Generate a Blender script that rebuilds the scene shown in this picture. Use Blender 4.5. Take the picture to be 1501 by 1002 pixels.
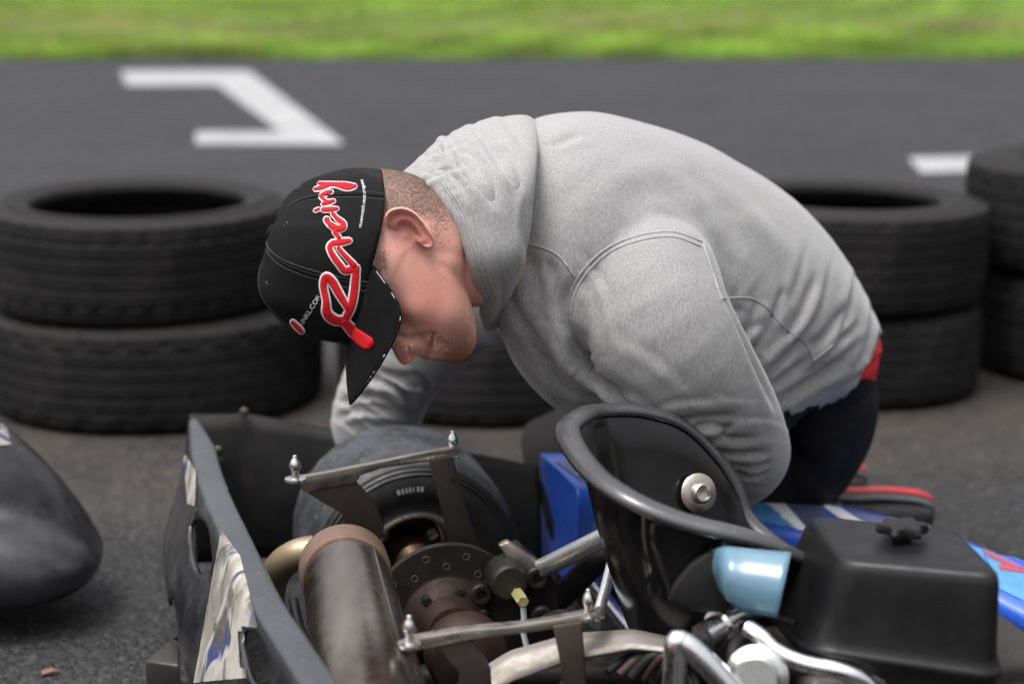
import bpy, bmesh, math, random
import numpy as np
from mathutils import Vector, Matrix
from mathutils.bvhtree import BVHTree
from mathutils.kdtree import KDTree

random.seed(7); np.random.seed(7)
for o in list(bpy.data.objects): bpy.data.objects.remove(o)
SC = bpy.context.scene
COL = SC.collection
rad = math.radians

# ------------------------------------------------------------------ camera, sky, sun, exposure
CAM_H, PITCH, FPX = 0.95, rad(12.7), 2800.0          # focal length in pixels of the 1501 px wide photograph
cam = bpy.data.cameras.new('camera'); cam_ob = bpy.data.objects.new('camera', cam); COL.objects.link(cam_ob)
cam.sensor_width = 36.0; cam.lens = FPX / 1501 * 36.0
cam.clip_start = 0.05; cam.clip_end = 600
cam_ob.location = (0, 0, CAM_H); cam_ob.rotation_euler = (rad(90) - PITCH, 0, 0)
cam.dof.use_dof = True; cam.dof.focus_distance = 2.11; cam.dof.aperture_fstop = 2.9
cam.dof.aperture_blades = 9
SC.camera = cam_ob

SUN_EL, SUN_AZ = rad(62), rad(200)
world = bpy.data.worlds.new('World'); SC.world = world; world.use_nodes = True
wn = world.node_tree.nodes; wl = world.node_tree.links
bg = wn['Background']; sky = wn.new('ShaderNodeTexSky'); sky.sky_type = 'NISHITA'; sky.sun_disc = False
sky.sun_elevation = SUN_EL; sky.sun_rotation = rad(155); sky.air_density = 1.0; sky.dust_density = 6.0; sky.ozone_density = 1.0
hs = wn.new('ShaderNodeHueSaturation'); hs.inputs['Saturation'].default_value = 0.12
wl.new(sky.outputs[0], hs.inputs['Color'])
# overcast: the cloud cover is brightest overhead and falls off evenly to the horizon
wtc = wn.new('ShaderNodeTexCoord'); wsp = wn.new('ShaderNodeSeparateXYZ'); wl.new(wtc.outputs['Generated'], wsp.inputs[0])
wmr = wn.new('ShaderNodeMapRange'); wmr.inputs[1].default_value = 0; wmr.inputs[2].default_value = 1; wmr.inputs[3].default_value = .42; wmr.inputs[4].default_value = 1.25; wl.new(wsp.outputs[2], wmr.inputs[0])
wmx = wn.new('ShaderNodeVectorMath'); wmx.operation = 'SCALE'; wl.new(hs.outputs[0], wmx.inputs[0]); wl.new(wmr.outputs[0], wmx.inputs['Scale'])
wl.new(wmx.outputs[0], bg.inputs[0]); bg.inputs[1].default_value = 0.15
sun = bpy.data.lights.new('sun', 'SUN'); sun.energy = 0.6; sun.angle = rad(25); sun.color = (1.0, 0.97, 0.93)
sun_ob = bpy.data.objects.new('sun', sun); COL.objects.link(sun_ob)
# veiled sun, high up on the camera's side
sd = Vector((-0.30, -0.22, 1.0)).normalized()
sun_ob.rotation_euler = sd.to_track_quat('Z', 'Y').to_euler()
sky.sun_elevation = math.asin(sd.z); sky.sun_rotation = math.atan2(sd.x, sd.y)
SC.view_settings.view_transform = 'Standard'; SC.view_settings.look = 'None'
SC.view_settings.exposure = 0.95; SC.view_settings.gamma = 1.0
SC.view_settings.use_curve_mapping = False

# ------------------------------------------------------------------ photo pixel -> place
CF = np.array([0, math.cos(PITCH), -math.sin(PITCH)]); CU = np.array([0, math.sin(PITCH), math.cos(PITCH)])
CR = np.array([1.0, 0, 0]); CC = np.array([0, 0, CAM_H])
def ray(x, y): return CF + CR * (x - 750.5) / FPX - CU * (y - 501) / FPX
def D(x, y, Y):                      # the point seen at pixel x, y that stands Y metres in front
    r = ray(x, y); return CC + r * (Y / r[1])
def G(x, y, z=0.0):                  # the point seen at pixel x, y that lies at height z
    r = ray(x, y); return CC + r * ((z - CAM_H) / r[2])
def proj(P):
    d = np.atleast_2d(P) - CC; z = d @ CF
    return np.stack([750.5 + FPX * (d @ CR) / z, 501 - FPX * (d @ CU) / z, z], -1)
def nrm(a): a = np.asarray(a, float); return a / (np.linalg.norm(a) + 1e-12)

# ------------------------------------------------------------------ materials
class NT:
    def __init__(s, name):
        s.m = bpy.data.materials.new(name); s.m.use_nodes = True
        s.n = s.m.node_tree.nodes; s.l = s.m.node_tree.links
        s.b = s.n['Principled BSDF']; s.out = s.n['Material Output']
        s._tc = None
    def tc(s, kind='Object', scale=(1,1,1), rot=(0,0,0)):
        if s._tc is None: s._tc = s.n.new('ShaderNodeTexCoord')
        mp = s.n.new('ShaderNodeMapping'); mp.inputs['Scale'].default_value = scale; mp.inputs['Rotation'].default_value = rot
        s.l.new(s._tc.outputs[kind], mp.inputs[0]); return mp.outputs[0]
    def noise(s, vec, scale, detail=3, rough=.55, dist=0):
        t = s.n.new('ShaderNodeTexNoise'); t.inputs['Scale'].default_value = scale; t.inputs['Detail'].default_value = detail
        t.inputs['Roughness'].default_value = rough; t.inputs['Distortion'].default_value = dist
        s.l.new(vec, t.inputs['Vector']); return t.outputs[0]
    def voro(s, vec, scale, feature='F1', out=0):
        t = s.n.new('ShaderNodeTexVoronoi'); t.feature = feature; t.inputs['Scale'].default_value = scale
        s.l.new(vec, t.inputs['Vector']); return t.outputs[out]
    def ramp(s, fac, stops):
        r = s.n.new('ShaderNodeValToRGB'); e = r.color_ramp.elements
        while len(e) < len(stops): e.new(0.5)
        for k, (p, c) in enumerate(stops):
            e[k].position = p; e[k].color = tuple(c) + (1,) if len(c) == 3 else c
        s.l.new(fac, r.inputs[0]); return r.outputs[0]
    def g(s, fac, a, b, lo, hi):
        r = s.n.new('ShaderNodeMapRange'); r.inputs[1].default_value = a; r.inputs[2].default_value = b
        r.inputs[3].default_value = lo; r.inputs[4].default_value = hi
        s.l.new(fac, r.inputs[0]); return r.outputs[0]
    def mix(s, fac, a, b, mode='MIX'):
        m = s.n.new('ShaderNodeMix'); m.data_type = 'RGBA'; m.blend_type = mode
        for inp, v in ((m.inputs[0], fac), (m.inputs[6], a), (m.inputs[7], b)):
            if hasattr(v, 'is_linked'): s.l.new(v, inp)
            elif isinstance(v, (int, float)): inp.default_value = v
            else: inp.default_value = tuple(v) + (1,)
        return m.outputs[2]
    def math(s, op, a, b=0.0):
        m = s.n.new('ShaderNodeMath'); m.operation = op
        for inp, v in ((m.inputs[0], a), (m.inputs[1], b)):
            if hasattr(v, 'is_linked'): s.l.new(v, inp)
            else: inp.default_value = v
        return m.outputs[0]
    def attr(s, name, out=0):
        a = s.n.new('ShaderNodeAttribute'); a.attribute_name = name; return a.outputs[out]
    def set(s, **k):
        for key, v in k.items():
            inp = s.b.inputs[key.replace('_', ' ')]
            if hasattr(v, 'is_linked'): s.l.new(v, inp)
            elif isinstance(v, tuple) and len(v) == 3 and inp.type == 'RGBA': inp.default_value = v + (1,)
            else: inp.default_value = v
        return s
    def bump(s, h, strength=.3, dist=.002, prev=None):
        b = s.n.new('ShaderNodeBump'); b.inputs['Strength'].default_value = strength; b.inputs['Distance'].default_value = dist
        s.l.new(h, b.inputs['Height'])
        if prev is not None: s.l.new(prev, b.inputs['Normal'])
        s.l.new(b.outputs[0], s.b.inputs['Normal']); return b.outputs[0]

def plain(name, col, rough=.5, metal=0., var=.25, scale=30, bump=0., bscale=200, bdist=.001, **kw):
    t = NT(name); v = t.tc(); n = t.noise(v, scale, 4)
    c0 = tuple(c * (1 - var) for c in col); c1 = tuple(min(1, c * (1 + var)) for c in col)
    t.set(Base_Color=t.ramp(n, [(.3, c0), (.7, c1)]), Metallic=metal, Roughness=t.g(t.noise(v, scale * 2.3, 3), .3, .7, max(.02, rough - .12), min(1, rough + .12)))
    if bump: t.bump(t.noise(v, bscale, 3), bump, bdist)
    t.set(**kw)
    return t.m

# ------------------------------------------------------------------ mesh helpers
def tag(o, label=None, cat=None, group=None, kind=None):
    if label: o['label'] = label
    if cat: o['category'] = cat
    if group: o['group'] = group
    if kind: o['kind'] = kind
    return o
def thing(name, label, cat, loc, group=None):
    o = bpy.data.objects.new(name, None); COL.objects.link(o); o.location = Vector([float(c) for c in loc]); o.empty_display_size = .1
    return tag(o, label, cat, group)
def wloc(o):
    p = Vector((0, 0, 0))
    while o is not None: p += o.location; o = o.parent
    return p
def setparent(o, parent):
    o.parent = parent
    if parent is not None: o.matrix_parent_inverse = Matrix.Translation(-wloc(parent)) if parent.type == 'EMPTY' else Matrix()
def mk(name, verts, faces, mat=None, parent=None, smooth=True, recalc=True, label=None, sharp=None):
    me = bpy.data.meshes.new(name)
    me.from_pydata([tuple(map(float, v)) for v in verts], [], [tuple(map(int, f)) for f in faces]); me.validate()
    o = bpy.data.objects.new(name, me); COL.objects.link(o)
    if recalc:
        bm = bmesh.new(); bm.from_mesh(me); bmesh.ops.recalc_face_normals(bm, faces=bm.faces); bm.to_mesh(me); bm.free()
    if smooth:
        me.polygons.foreach_set('use_smooth', [True] * len(me.polygons))
        if sharp: me.set_sharp_from_angle(angle=rad(sharp))
    if mat: me.materials.append(mat)
    if parent is not None: setparent(o, parent)
    if label: o['label'] = label
    return o
def cat_rom(pts, n, closed=False):
    """smooth curve through pts (rows may hold any number of columns), n samples"""
    P = np.asarray(pts, float); m = len(P)
    t = np.linspace(0, m if closed else m - 1, n, endpoint=not closed)
    i = np.floor(t).astype(int); i = np.minimum(i, m - 1 if closed else m - 2); f = (t - i)[:, None]
    g = lambda k: P[k % m] if closed else P[np.clip(k, 0, m - 1)]
    p0, p1, p2, p3 = g(i - 1), g(i), g(i + 1), g(i + 2)
    return .5 * (2 * p1 + (p2 - p0) * f + (2 * p0 - 5 * p1 + 4 * p2 - p3) * f**2 + (3 * p1 - p0 - 3 * p2 + p3) * f**3)
def grid_faces(nr, nc, wrap=False, off=0):
    F = []
    for i in range(nr - 1):
        for j in range(nc if wrap else nc - 1):
            a = i * nc + j; b = i * nc + (j + 1) % nc
            F.append((off + a, off + b, off + b + nc, off + a + nc))
    return F
def loft_geo(rings, cap=True, off=0):
    nr, nc = len(rings), len(rings[0])
    V = np.concatenate(rings); F = grid_faces(nr, nc, True, off)
    if cap: F += [tuple(off + k for k in range(nc))[::-1], tuple(off + (nr - 1) * nc + k for k in range(nc))]
    return V, F
def tube_rings(pts, radii, n=12, flat=None):
    P = np.asarray(pts, float); m = len(P); radii = np.broadcast_to(np.asarray(radii, float), (m,))
    T = np.gradient(P, axis=0); T /= np.linalg.norm(T, axis=1)[:, None] + 1e-12
    ref = np.array([0, 0, 1.]) if abs(T[0][2]) < .9 else np.array([1., 0, 0])
    N = nrm(ref - T[0] * (ref @ T[0])); R = []
    a = np.linspace(0, 2 * np.pi, n, endpoint=False)
    for k in range(m):
        N = nrm(N - T[k] * (N @ T[k])); B = np.cross(T[k], N)
        R.append(P[k] + radii[k] * (np.cos(a)[:, None] * N + np.sin(a)[:, None] * B))
    return R
def tube_geo(pts, radii, n=12, off=0): return loft_geo(tube_rings(pts, radii, n), True, off)
def tube(name, pts, radii, mat, parent=None, n=12, label=None, smooth_n=0):
    pts = np.asarray(pts, float)
    if smooth_n:
        r = np.broadcast_to(np.asarray(radii, float), (len(pts),))
        q = cat_rom(np.c_[pts, r], smooth_n); pts, radii = q[:, :3], q[:, 3]
    V, F = tube_geo(pts, radii, n); return mk(name, V, F, mat, parent, label=label, sharp=50)
def join_geo(parts):
    V, F, k = [], [], 0
    for v, f in parts:
        V.append(np.asarray(v)); F += [tuple(i + k for i in q) for q in f]; k += len(v)
    return np.concatenate(V), F
def frame_from(axis, ref=(0, 0, 1)):
    z = nrm(axis); ref = np.asarray(ref, float)
    if abs(z @ nrm(ref)) > .98: ref = np.array([1., 0, 0])
    x = nrm(np.cross(ref, z)); y = np.cross(z, x); return x, y, z
def lathe_geo(prof, c, axis, n=48, closed=False, mod=None):
    """prof: rows (radius, height along axis)"""
    x, y, z = frame_from(axis); a = np.linspace(0, 2 * np.pi, n, endpoint=False)
    rings = []
    for k, (r, h) in enumerate(prof):
        rr = np.full(n, r) if mod is None else mod(k, r, h, a)
        rings.append(np.asarray(c) + rr[:, None] * (np.cos(a)[:, None] * x + np.sin(a)[:, None] * y) + h * z)
    if closed: rings.append(rings[0])
    V = np.concatenate(rings[:-1] if closed else rings)
    m = len(prof); F = []
    for i in range(m if closed else m - 1):
        for j in range(n):
            i2 = (i + 1) % m
            F.append((i * n + j, i * n + (j + 1) % n, i2 * n + (j + 1) % n, i2 * n + j))
    if not closed:
        F += [tuple(range(n))[::-1], tuple((m - 1) * n + k for k in range(n))]
    return V, F
def lathe(name, prof, c, axis, mat, parent=None, n=48, closed=False, mod=None, label=None, sharp=40):
    V, F = lathe_geo(prof, c, axis, n, closed, mod); return mk(name, V, F, mat, parent, label=label, sharp=sharp)
def bevelled(name, V, F, mat, parent=None, w=.004, seg=3, label=None):
    me = bpy.data.meshes.new(name); me.from_pydata([tuple(map(float, v)) for v in V], [], F)
    bm = bmesh.new(); bm.from_mesh(me); bmesh.ops.recalc_face_normals(bm, faces=bm.faces)
    bmesh.ops.bevel(bm, geom=bm.edges[:], offset=w, segments=seg, profile=.5, affect='EDGES', clamp_overlap=True)
    bm.to_mesh(me); bm.free()
    o = bpy.data.objects.new(name, me); COL.objects.link(o); me.materials.append(mat)
    me.polygons.foreach_set('use_smooth', [True] * len(me.polygons)); me.set_sharp_from_angle(angle=rad(50))
    if parent is not None: setparent(o, parent)
    if label: o['label'] = label
    return o
BOXF = [(0,1,2,3),(7,6,5,4),(0,4,5,1),(1,5,6,2),(2,6,7,3),(3,7,4,0)]
def prism(name, poly, thick, mat, parent=None, w=.002, label=None):
    """plate: polygon (3D points, roughly planar) extruded by the vector thick"""
    P = np.asarray(poly, float); n = len(P); Q = P + np.asarray(thick, float)
    F = [tuple(range(n))[::-1], tuple(range(n, 2 * n))] + [(i, (i + 1) % n, n + (i + 1) % n, n + i) for i in range(n)]
    return bevelled(name, np.r_[P, Q], F, mat, parent, w, 2, label)
def remesh(V, F, voxel, smooth_it=6, smooth_f=.5):
    me = bpy.data.meshes.new('tmp'); me.from_pydata([tuple(map(float, v)) for v in V], [], F)
    bm = bmesh.new(); bm.from_mesh(me); bmesh.ops.recalc_face_normals(bm, faces=bm.faces); bm.to_mesh(me); bm.free()
    o = bpy.data.objects.new('tmp', me); COL.objects.link(o)
    m = o.modifiers.new('r', 'REMESH'); m.mode = 'VOXEL'; m.voxel_size = voxel; m.adaptivity = 0
    if smooth_it:
        s = o.modifiers.new('s', 'SMOOTH'); s.iterations = smooth_it; s.factor = smooth_f
    ev = o.evaluated_get(bpy.context.evaluated_depsgraph_get()); em = ev.to_mesh()
    n = len(em.vertices); W = np.empty(n * 3); em.vertices.foreach_get('co', W); W = W.reshape(-1, 3)
    FF = [tuple(p.vertices) for p in em.polygons]
    ev.to_mesh_clear(); bpy.data.objects.remove(o); bpy.data.meshes.remove(me)
    return W, FF
def vnormals(V, F):
    F4 = np.array([f if len(f) == 4 else (f[0], f[1], f[2], f[2]) for f in F if len(f) <= 4])
    n = np.cross(V[F4[:, 2]] - V[F4[:, 0]], V[F4[:, 3]] - V[F4[:, 1]])
    N = np.zeros_like(V)
    for k in range(4): np.add.at(N, F4[:, k], n)
    return N / (np.linalg.norm(N, axis=1)[:, None] + 1e-12)
def bvh(V, F): return BVHTree.FromPolygons([tuple(map(float, v)) for v in V], F)
def cast(tree, x, y):
    r = nrm(ray(x, y)); h = tree.ray_cast(Vector(CC), Vector(r))
    return (np.array(h[0]), np.array(h[1])) if h[0] is not None else (None, None)
def cast_line(tree, px, n=40, smooth=True):
    q = cat_rom(px, n) if smooth and len(px) > 2 else np.array([np.array(px[0]) + (np.array(px[-1]) - np.array(px[0])) * t for t in np.linspace(0, 1, n)])
    P, N = [], []
    for a in q:
        p, m = cast(tree, a[0], a[1])
        if p is not None:
            if m @ CF > 0: m = -m
            P.append(p); N.append(m)
    return np.array(P), np.array(N)
def crease(V, N, tree, px, depth, w, ridge=.5, n=50, side=1):
    """a fold sculpted along a line seen in the photograph: a groove with a soft roll on its lower side"""
    P, PN = cast_line(tree, px, n)
    if len(P) < 4: return
    T = np.gradient(P, axis=0); T /= np.linalg.norm(T, axis=1)[:, None] + 1e-12; S = np.cross(T, PN)
    flip = np.sign(-(S @ CU).mean()) or 1.0
    S = S * flip * side
    kd = KDTree(len(P))
    for i, p in enumerate(P): kd.insert(Vector(p), i)
    kd.balance()
    lo, hi = P.min(0) - 6 * w, P.max(0) + 6 * w
    idx = np.where(np.all((V > lo) & (V < hi), axis=1))[0]
    for i in idx:
        _, k, d = kd.find(Vector(V[i]))
        if d > 6 * w: continue
        t = k / (len(P) - 1); taper = min(1, 3 * t, 3 * (1 - t)) if 0 < t < 1 else 0
        taper = taper * taper * (3 - 2 * taper)
        s = (V[i] - P[k]) @ S[k]; e = math.sqrt(max(0, d * d - s * s))
        if e > 2 * w: continue
        h = -math.exp(-(s / w) ** 2) + ridge * math.exp(-((s - 2.3 * w) / (1.5 * w)) ** 2) + .25 * ridge * math.exp(-((s + 2.3 * w) / (1.5 * w)) ** 2)
        V[i] += N[i] * depth * taper * h

# ------------------------------------------------------------------ ground
def asphalt():
    t = NT('asphalt'); v = t.tc()
    big = t.noise(v, 1.3, 4); mid = t.noise(v, 9, 5); st = t.voro(v, 125, 'F1', 0); st2 = t.noise(v, 260, 2)
    stcol = t.voro(v, 125, 'F1', 1)
    base = t.ramp(mid, [(.3, (.020, .020, .0215)), (.7, (.036, .036, .0385))])
    g1 = t.n.new('ShaderNodeSeparateColor'); t.l.new(stcol, g1.inputs[0])
    base = t.mix(t.g(g1.outputs[0], .55, 1, 0, .75), base, (.115, .113, .112))
    base = t.mix(t.g(st2, .38, .60, .85, 0), base, (.008, .008, .008))
    # trodden brown earth round the tyre wall
    sep = t.n.new('ShaderNodeSeparateXYZ'); t.l.new(v, sep.inputs[0])
    dist = t.math('ABSOLUTE', t.math('SUBTRACT', t.math('SUBTRACT', sep.outputs[1], 3.62), t.math('MULTIPLY', sep.outputs[0], .22)))
    dirt = t.math('MULTIPLY', t.g(dist, .75, .15, 0, 1), t.g(big, .35, .6, .25, 1))
    dirt = t.math('MULTIPLY', dirt, t.g(mid, .25, .6, .35, 1))
    base = t.mix(t.math('MULTIPLY', dirt, .8), base, (.085, .066, .050))
    far = t.g(sep.outputs[1], 4.5, 7, 0, .7)
    base = t.mix(far, base, (.034, .034, .0365))
    wear = t.noise(t.tc(scale=(.18, 2.6, 1)), 1.6, 6, .6)
    base = t.mix(t.g(wear, .42, .68, 0, .35), base, (.055, .055, .057)); base = t.mix(t.g(big, .50, .35, 0, .4), base, (.022, .022, .023))
    t.set(Base_Color=base, Roughness=t.g(mid, .3, .7, .62, .85), Specular_IOR_Level=.25)
    b = t.bump(t.g(st, 0, .6, 1, 0), 1.0, .006); t.bump(st2, .6, .003, b)
    return t.m
M = {}
M['asphalt'] = asphalt()
YG = 12.75
def sheet(name, x0, x1, y0, y1, z, nx, ny, mat, zf=None):
    xs = np.linspace(x0, x1, nx); ys = np.linspace(y0, y1, ny)
    V = [(x, y, z + (zf(x, y) if zf else 0)) for y in ys for x in xs]
    return mk(name, V, grid_faces(ny, nx), mat, recalc=False)
tag(sheet('asphalt_track', -60, 60, -15, YG + .3, 0, 2, 2, M['asphalt']), 'dark grey worn asphalt race track', kind='structure')
t = NT('verge_soil'); v = t.tc(); n = t.noise(v, 1.1, 5); n2 = t.noise(v, 30, 3)
t.set(Base_Color=t.mix(t.g(n2, .3, .7, 0, .6), t.ramp(n, [(.35, (.09, .17, .025)), (.6, (.16, .19, .05))]), (.07, .055, .03)), Roughness=.95)
tag(sheet('grass_verge', -120, 120, YG, 320, .004, 2, 2, t.m), 'green grass verge beyond the asphalt', kind='structure')

t = NT('road_paint'); v = t.tc(); n = t.noise(v, 45, 4); n2 = t.noise(v, 3, 4)
t.set(Base_Color=t.mix(t.g(n, .48, .68, 0, .8), t.ramp(n2, [(.3, (.27, .27, .275)), (.7, (.38, .38, .385))]), (.12, .12, .12)), Roughness=.7)
M['paint'] = t.m
trk = bpy.data.objects['asphalt_track']
def marking(poly, name='painted_grid_marking'):
    V = [G(x, y, .004) for x, y in poly]
    o = mk(name, V, [tuple(range(len(V)))], M['paint'], smooth=False, recalc=False); setparent(o, trk)
    if o.data.polygons[0].normal.z < 0: o.data.flip_normals()
    return o
marking([(177, 104), (365, 104), (505, 211), (287, 211), (287, 193), (412, 193), (319, 124.5), (185, 124.5)])
marking([(1332, 231), (1450, 228), (1475, 249), (1350, 253)])

def grass():
    bl = []; N = 90000
    y = YG - .04 + 13 * np.random.rand(N) ** 1.6
    x = (np.random.rand(N) * 2 - 1) * (y * .55 + .6)
    edge = np.sin(x * 1.7) * .05 + np.sin(x * 5.1 + 1) * .04 + np.sin(x * 11 + 2) * .03
    y = np.maximum(y, YG - .05 + edge + np.random.rand(N) * .1)
    patch = .5 + .5 * np.sin(x * .9 + 1.3 * np.sin(y * .6)) * np.cos(y * .8 + .5 * x)
    h = (.035 + .05 * np.random.rand(N)) * (.6 + .8 * patch) ; w = .006 + .006 * np.random.rand(N)
    a = np.random.rand(N) * 6.283; la = np.random.rand(N) * 6.283; ln = h * (.2 + .7 * np.random.rand(N))
    V = np.zeros((N, 5, 3))
    dx, dy = np.cos(a) * w, np.sin(a) * w; lx, ly = np.cos(la) * ln, np.sin(la) * ln
    V[:, 0] = np.c_[x - dx, y - dy, np.zeros(N)]; V[:, 1] = np.c_[x + dx, y + dy, np.zeros(N)]
    V[:, 2] = np.c_[x - dx * .7 + lx * .35, y - dy * .7 + ly * .35, h * .6]; V[:, 3] = np.c_[x + dx * .7 + lx * .35, y + dy * .7 + ly * .35, h * .6]
    V[:, 4] = np.c_[x + lx, y + ly, h]
    b = np.arange(N)[:, None] * 5
    F = np.r_[b + [0, 1, 3], b + [0, 3, 2], b + [2, 3, 4]]
    me = bpy.data.meshes.new('grass'); me.vertices.add(N * 5); me.vertices.foreach_set('co', V.ravel())
    me.loops.add(F.size); me.loops.foreach_set('vertex_index', F.ravel().astype(np.int32))
    me.polygons.add(len(F)); me.polygons.foreach_set('loop_start', np.arange(len(F), dtype=np.int32) * 3)
    me.update(calc_edges=True); me.validate()
    col = np.zeros((N, 3)); r = np.random.rand(N)[:, None]
    g1, g2, br = np.array([.12, .26, .022]), np.array([.32, .46, .055]), np.array([.40, .34, .17])
    col = g1 + (g2 - g1) * (r * .6 + patch[:, None] * .4)
    band = np.exp(-((y - 16.2 - .8 * np.sin(x * .8)) / 1.5) ** 2) * .8 + .12
    pt2 = .5 + .25 * np.sin(x * 2.3 + 3 * np.sin(y * .9)) + .25 * np.sin(x * 5.7 - y * 2.1 + 2 * np.sin(x * 1.3)); col = col * (.40 + 1.1 * pt2)[:, None]
    isb = (np.random.rand(N) < band * (.35 + .5 * patch))[:, None]
    col = np.where(isb, br * (.6 + .6 * r), col)
    ca = me.color_attributes.new('blade', 'FLOAT_COLOR', 'POINT')
    ca.data.foreach_set('color', np.c_[np.repeat(col, 5, 0), np.ones(N * 5)].ravel())
    t = NT('grass_blades'); t.set(Base_Color=t.attr('blade'), Roughness=.6)
    tr = t.n.new('ShaderNodeBsdfTranslucent'); t.l.new(t.attr('blade'), tr.inputs[0])
    mx = t.n.new('ShaderNodeMixShader'); mx.inputs[0].default_value = .4
    t.l.new(t.b.outputs[0], mx.inputs[1]); t.l.new(tr.outputs[0], mx.inputs[2]); t.l.new(mx.outputs[0], t.out.inputs[0])
    me.materials.append(t.m)
    o = bpy.data.objects.new('grass', me); COL.objects.link(o)
    return tag(o, 'short bright green grass along the far edge of the track', 'grass', kind='stuff')
grass()

# ------------------------------------------------------------------ tyre wall
def rubber(name, base=.018, dust=(.09, .075, .06), damt=.5):
    t = NT(name); v = t.tc(); n = t.noise(v, 7, 5, .6, .8); n2 = t.noise(v, 60, 4)
    f = t.math('MULTIPLY', t.g(n, .42, .7, 0, 1), t.g(n2, .35, .6, .2, 1))
    ge = t.n.new('ShaderNodeNewGeometry'); sz = t.n.new('ShaderNodeSeparateXYZ'); t.l.new(ge.outputs['Normal'], sz.inputs[0])
    f = t.math('MAXIMUM', f, t.math('MULTIPLY', t.g(sz.outputs[2], .5, .95, 0, .8), t.g(n2, .3, .65, .3, 1)))      # settled dust
    t.set(Base_Color=t.mix(t.math('MULTIPLY', f, damt), (base, base, base * 1.05), dust), Roughness=t.g(n2, .3, .7, .6, .85), Specular_IOR_Level=.22)
    t.bump(n2, .15, .001)
    return t.m
M['rubber'] = rubber('tyre_rubber', .006, (.036, .033, .030), .5); M['rubber_b'] = rubber('tyre_rubber_grey', .006, (.036, .034, .031), .5)
def car_tyre_mesh(R, Wd, bead, style):
    """lying on its side: axis Z, base at z = 0"""
    h = Wd / 2; sh = R - .012
    prof = [(bead + .006, -h * .72), (bead, -h * .80), (bead + .004, -h * .90), (bead + .02, -h * .97), (bead + .05, -h * 1.0), (R - .045, -h * .99), (R - .03, -h * .95)]
    tread = []
    ng = 5
    zs = np.linspace(-h * .86, h * .86, 49)
    for z in zs:
        r = R - .010 * (abs(z) / h) ** 4
        q = (z / (h * .86) * .5 + .5) * (ng + 1)
        if abs(q - round(q)) < .085 and 0 < round(q) < ng + 1: r -= .0032
        tread.append((r, z))
    up = [(a, -b) for a, b in prof[::-1]]
    # side ribs of the upper side wall
    inner = [(bead + .012, h * .6), (bead + .06, h * .5), (R - .03, h * .45), (R - .022, 0), (R - .03, -h * .45), (bead + .06, -h * .5), (bead + .012, -h * .6)]
    P = prof + [(R - .018, -h * .90)] + tread + [(R - .018, h * .90)] + up + inner
    nt = 216; k0 = len(prof); k1 = k0 + len(tread) + 2
    def mod(k, r, z, a):
        rr = np.full(len(a), r)
        if k0 <= k < k1:
            s = abs(z) / h; i = np.arange(len(a))
            if style == 0 and s > .55: rr[(i % 6) < 2] -= .004
            elif style == 1:
                ph = (i + int(abs(z) / h * 5)) % 8
                if s > .62: rr[ph < 2] -= .0035
                elif s > .25: rr[ph == 4] -= .002
            elif style == 2 and s > .70: rr[(i % 9) < 1] -= .005
        elif k < len(prof) or (k1 <= k < k1 + len(up)):
            if R - .05 < r < R - .02: rr[(np.arange(len(a)) % 4) < 1] -= .0015
        return rr
    V, F = lathe_geo(P, (0, 0, h), (0, 0, 1), nt, True, mod)
    me = bpy.data.meshes.new('car_tyre'); me.from_pydata([tuple(map(float, v)) for v in V], [], F)
    bm = bmesh.new(); bm.from_mesh(me); bmesh.ops.recalc_face_normals(bm, faces=bm.faces); bm.to_mesh(me); bm.free()
    me.polygons.foreach_set('use_smooth', [True] * len(me.polygons)); me.set_sharp_from_angle(angle=rad(35))
    return me
def car_tyre(px, ybase, z, R, Wd, bead, style, label, rz=0, dx=0, dy=0, tilt=(0, 0), mat='rubber', group=None):
    c = G(px, ybase, 0); c[1] += R; s = c[1] / (c[1] - R); c[0] *= s       # front foot of the tyre on the ground -> centre
    me = car_tyre_mesh(R, Wd, bead, style); me.materials.append(M[mat])
    o = bpy.data.objects.new('car_tyre', me); COL.objects.link(o)
    o.location = (c[0] + dx, c[1] + dy, z); o.rotation_euler = (tilt[0], tilt[1], rz)
    return tag(o, label, 'tyre', 'old car tyres stacked as a track barrier')
car_tyre(234, 643, 0, .335, .200, .185, 1, 'worn black car tyre on the asphalt under the stack behind the dusty black fairing', .3)
car_tyre(216, 640, .200, .297, .205, .207, 0, 'worn black car tyre with toothed shoulder tread, on top of the stack behind the cap', 1.1, dy=.01, tilt=(.012, -.012))
car_tyre(720, 632, 0, .31, .185, .18, 2, 'black car tyre on the asphalt directly behind the kneeling person', .7)
car_tyre(725, 632, .185, .29, .175, .19, 1, 'black car tyre lying on top of the stack directly behind the kneeling person', 2.1)
car_tyre(1258, 606, 0, .240, .185, .16, 2, 'smaller smooth black car tyre under a wider tyre, behind the red shirt hem', .2, mat='rubber_b')
car_tyre(1218, 606, .185, .297, .205, .195, 2, 'wide black car tyre resting on a smaller tyre behind the back of the grey hoodie', .9, dy=-.02, tilt=(.006, .014))
car_tyre(1632, 585, 0, .335, .225, .20, 0, 'black car tyre on the asphalt under the tallest stack, beside the short white line', .5, mat='rubber_b')
car_tyre(1618, 585, .225, .315, .225, .19, 1, 'thick black car tyre with blocky tread topping the tallest stack', 1.7, mat='rubber_b', tilt=(-.01, .01))

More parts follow.
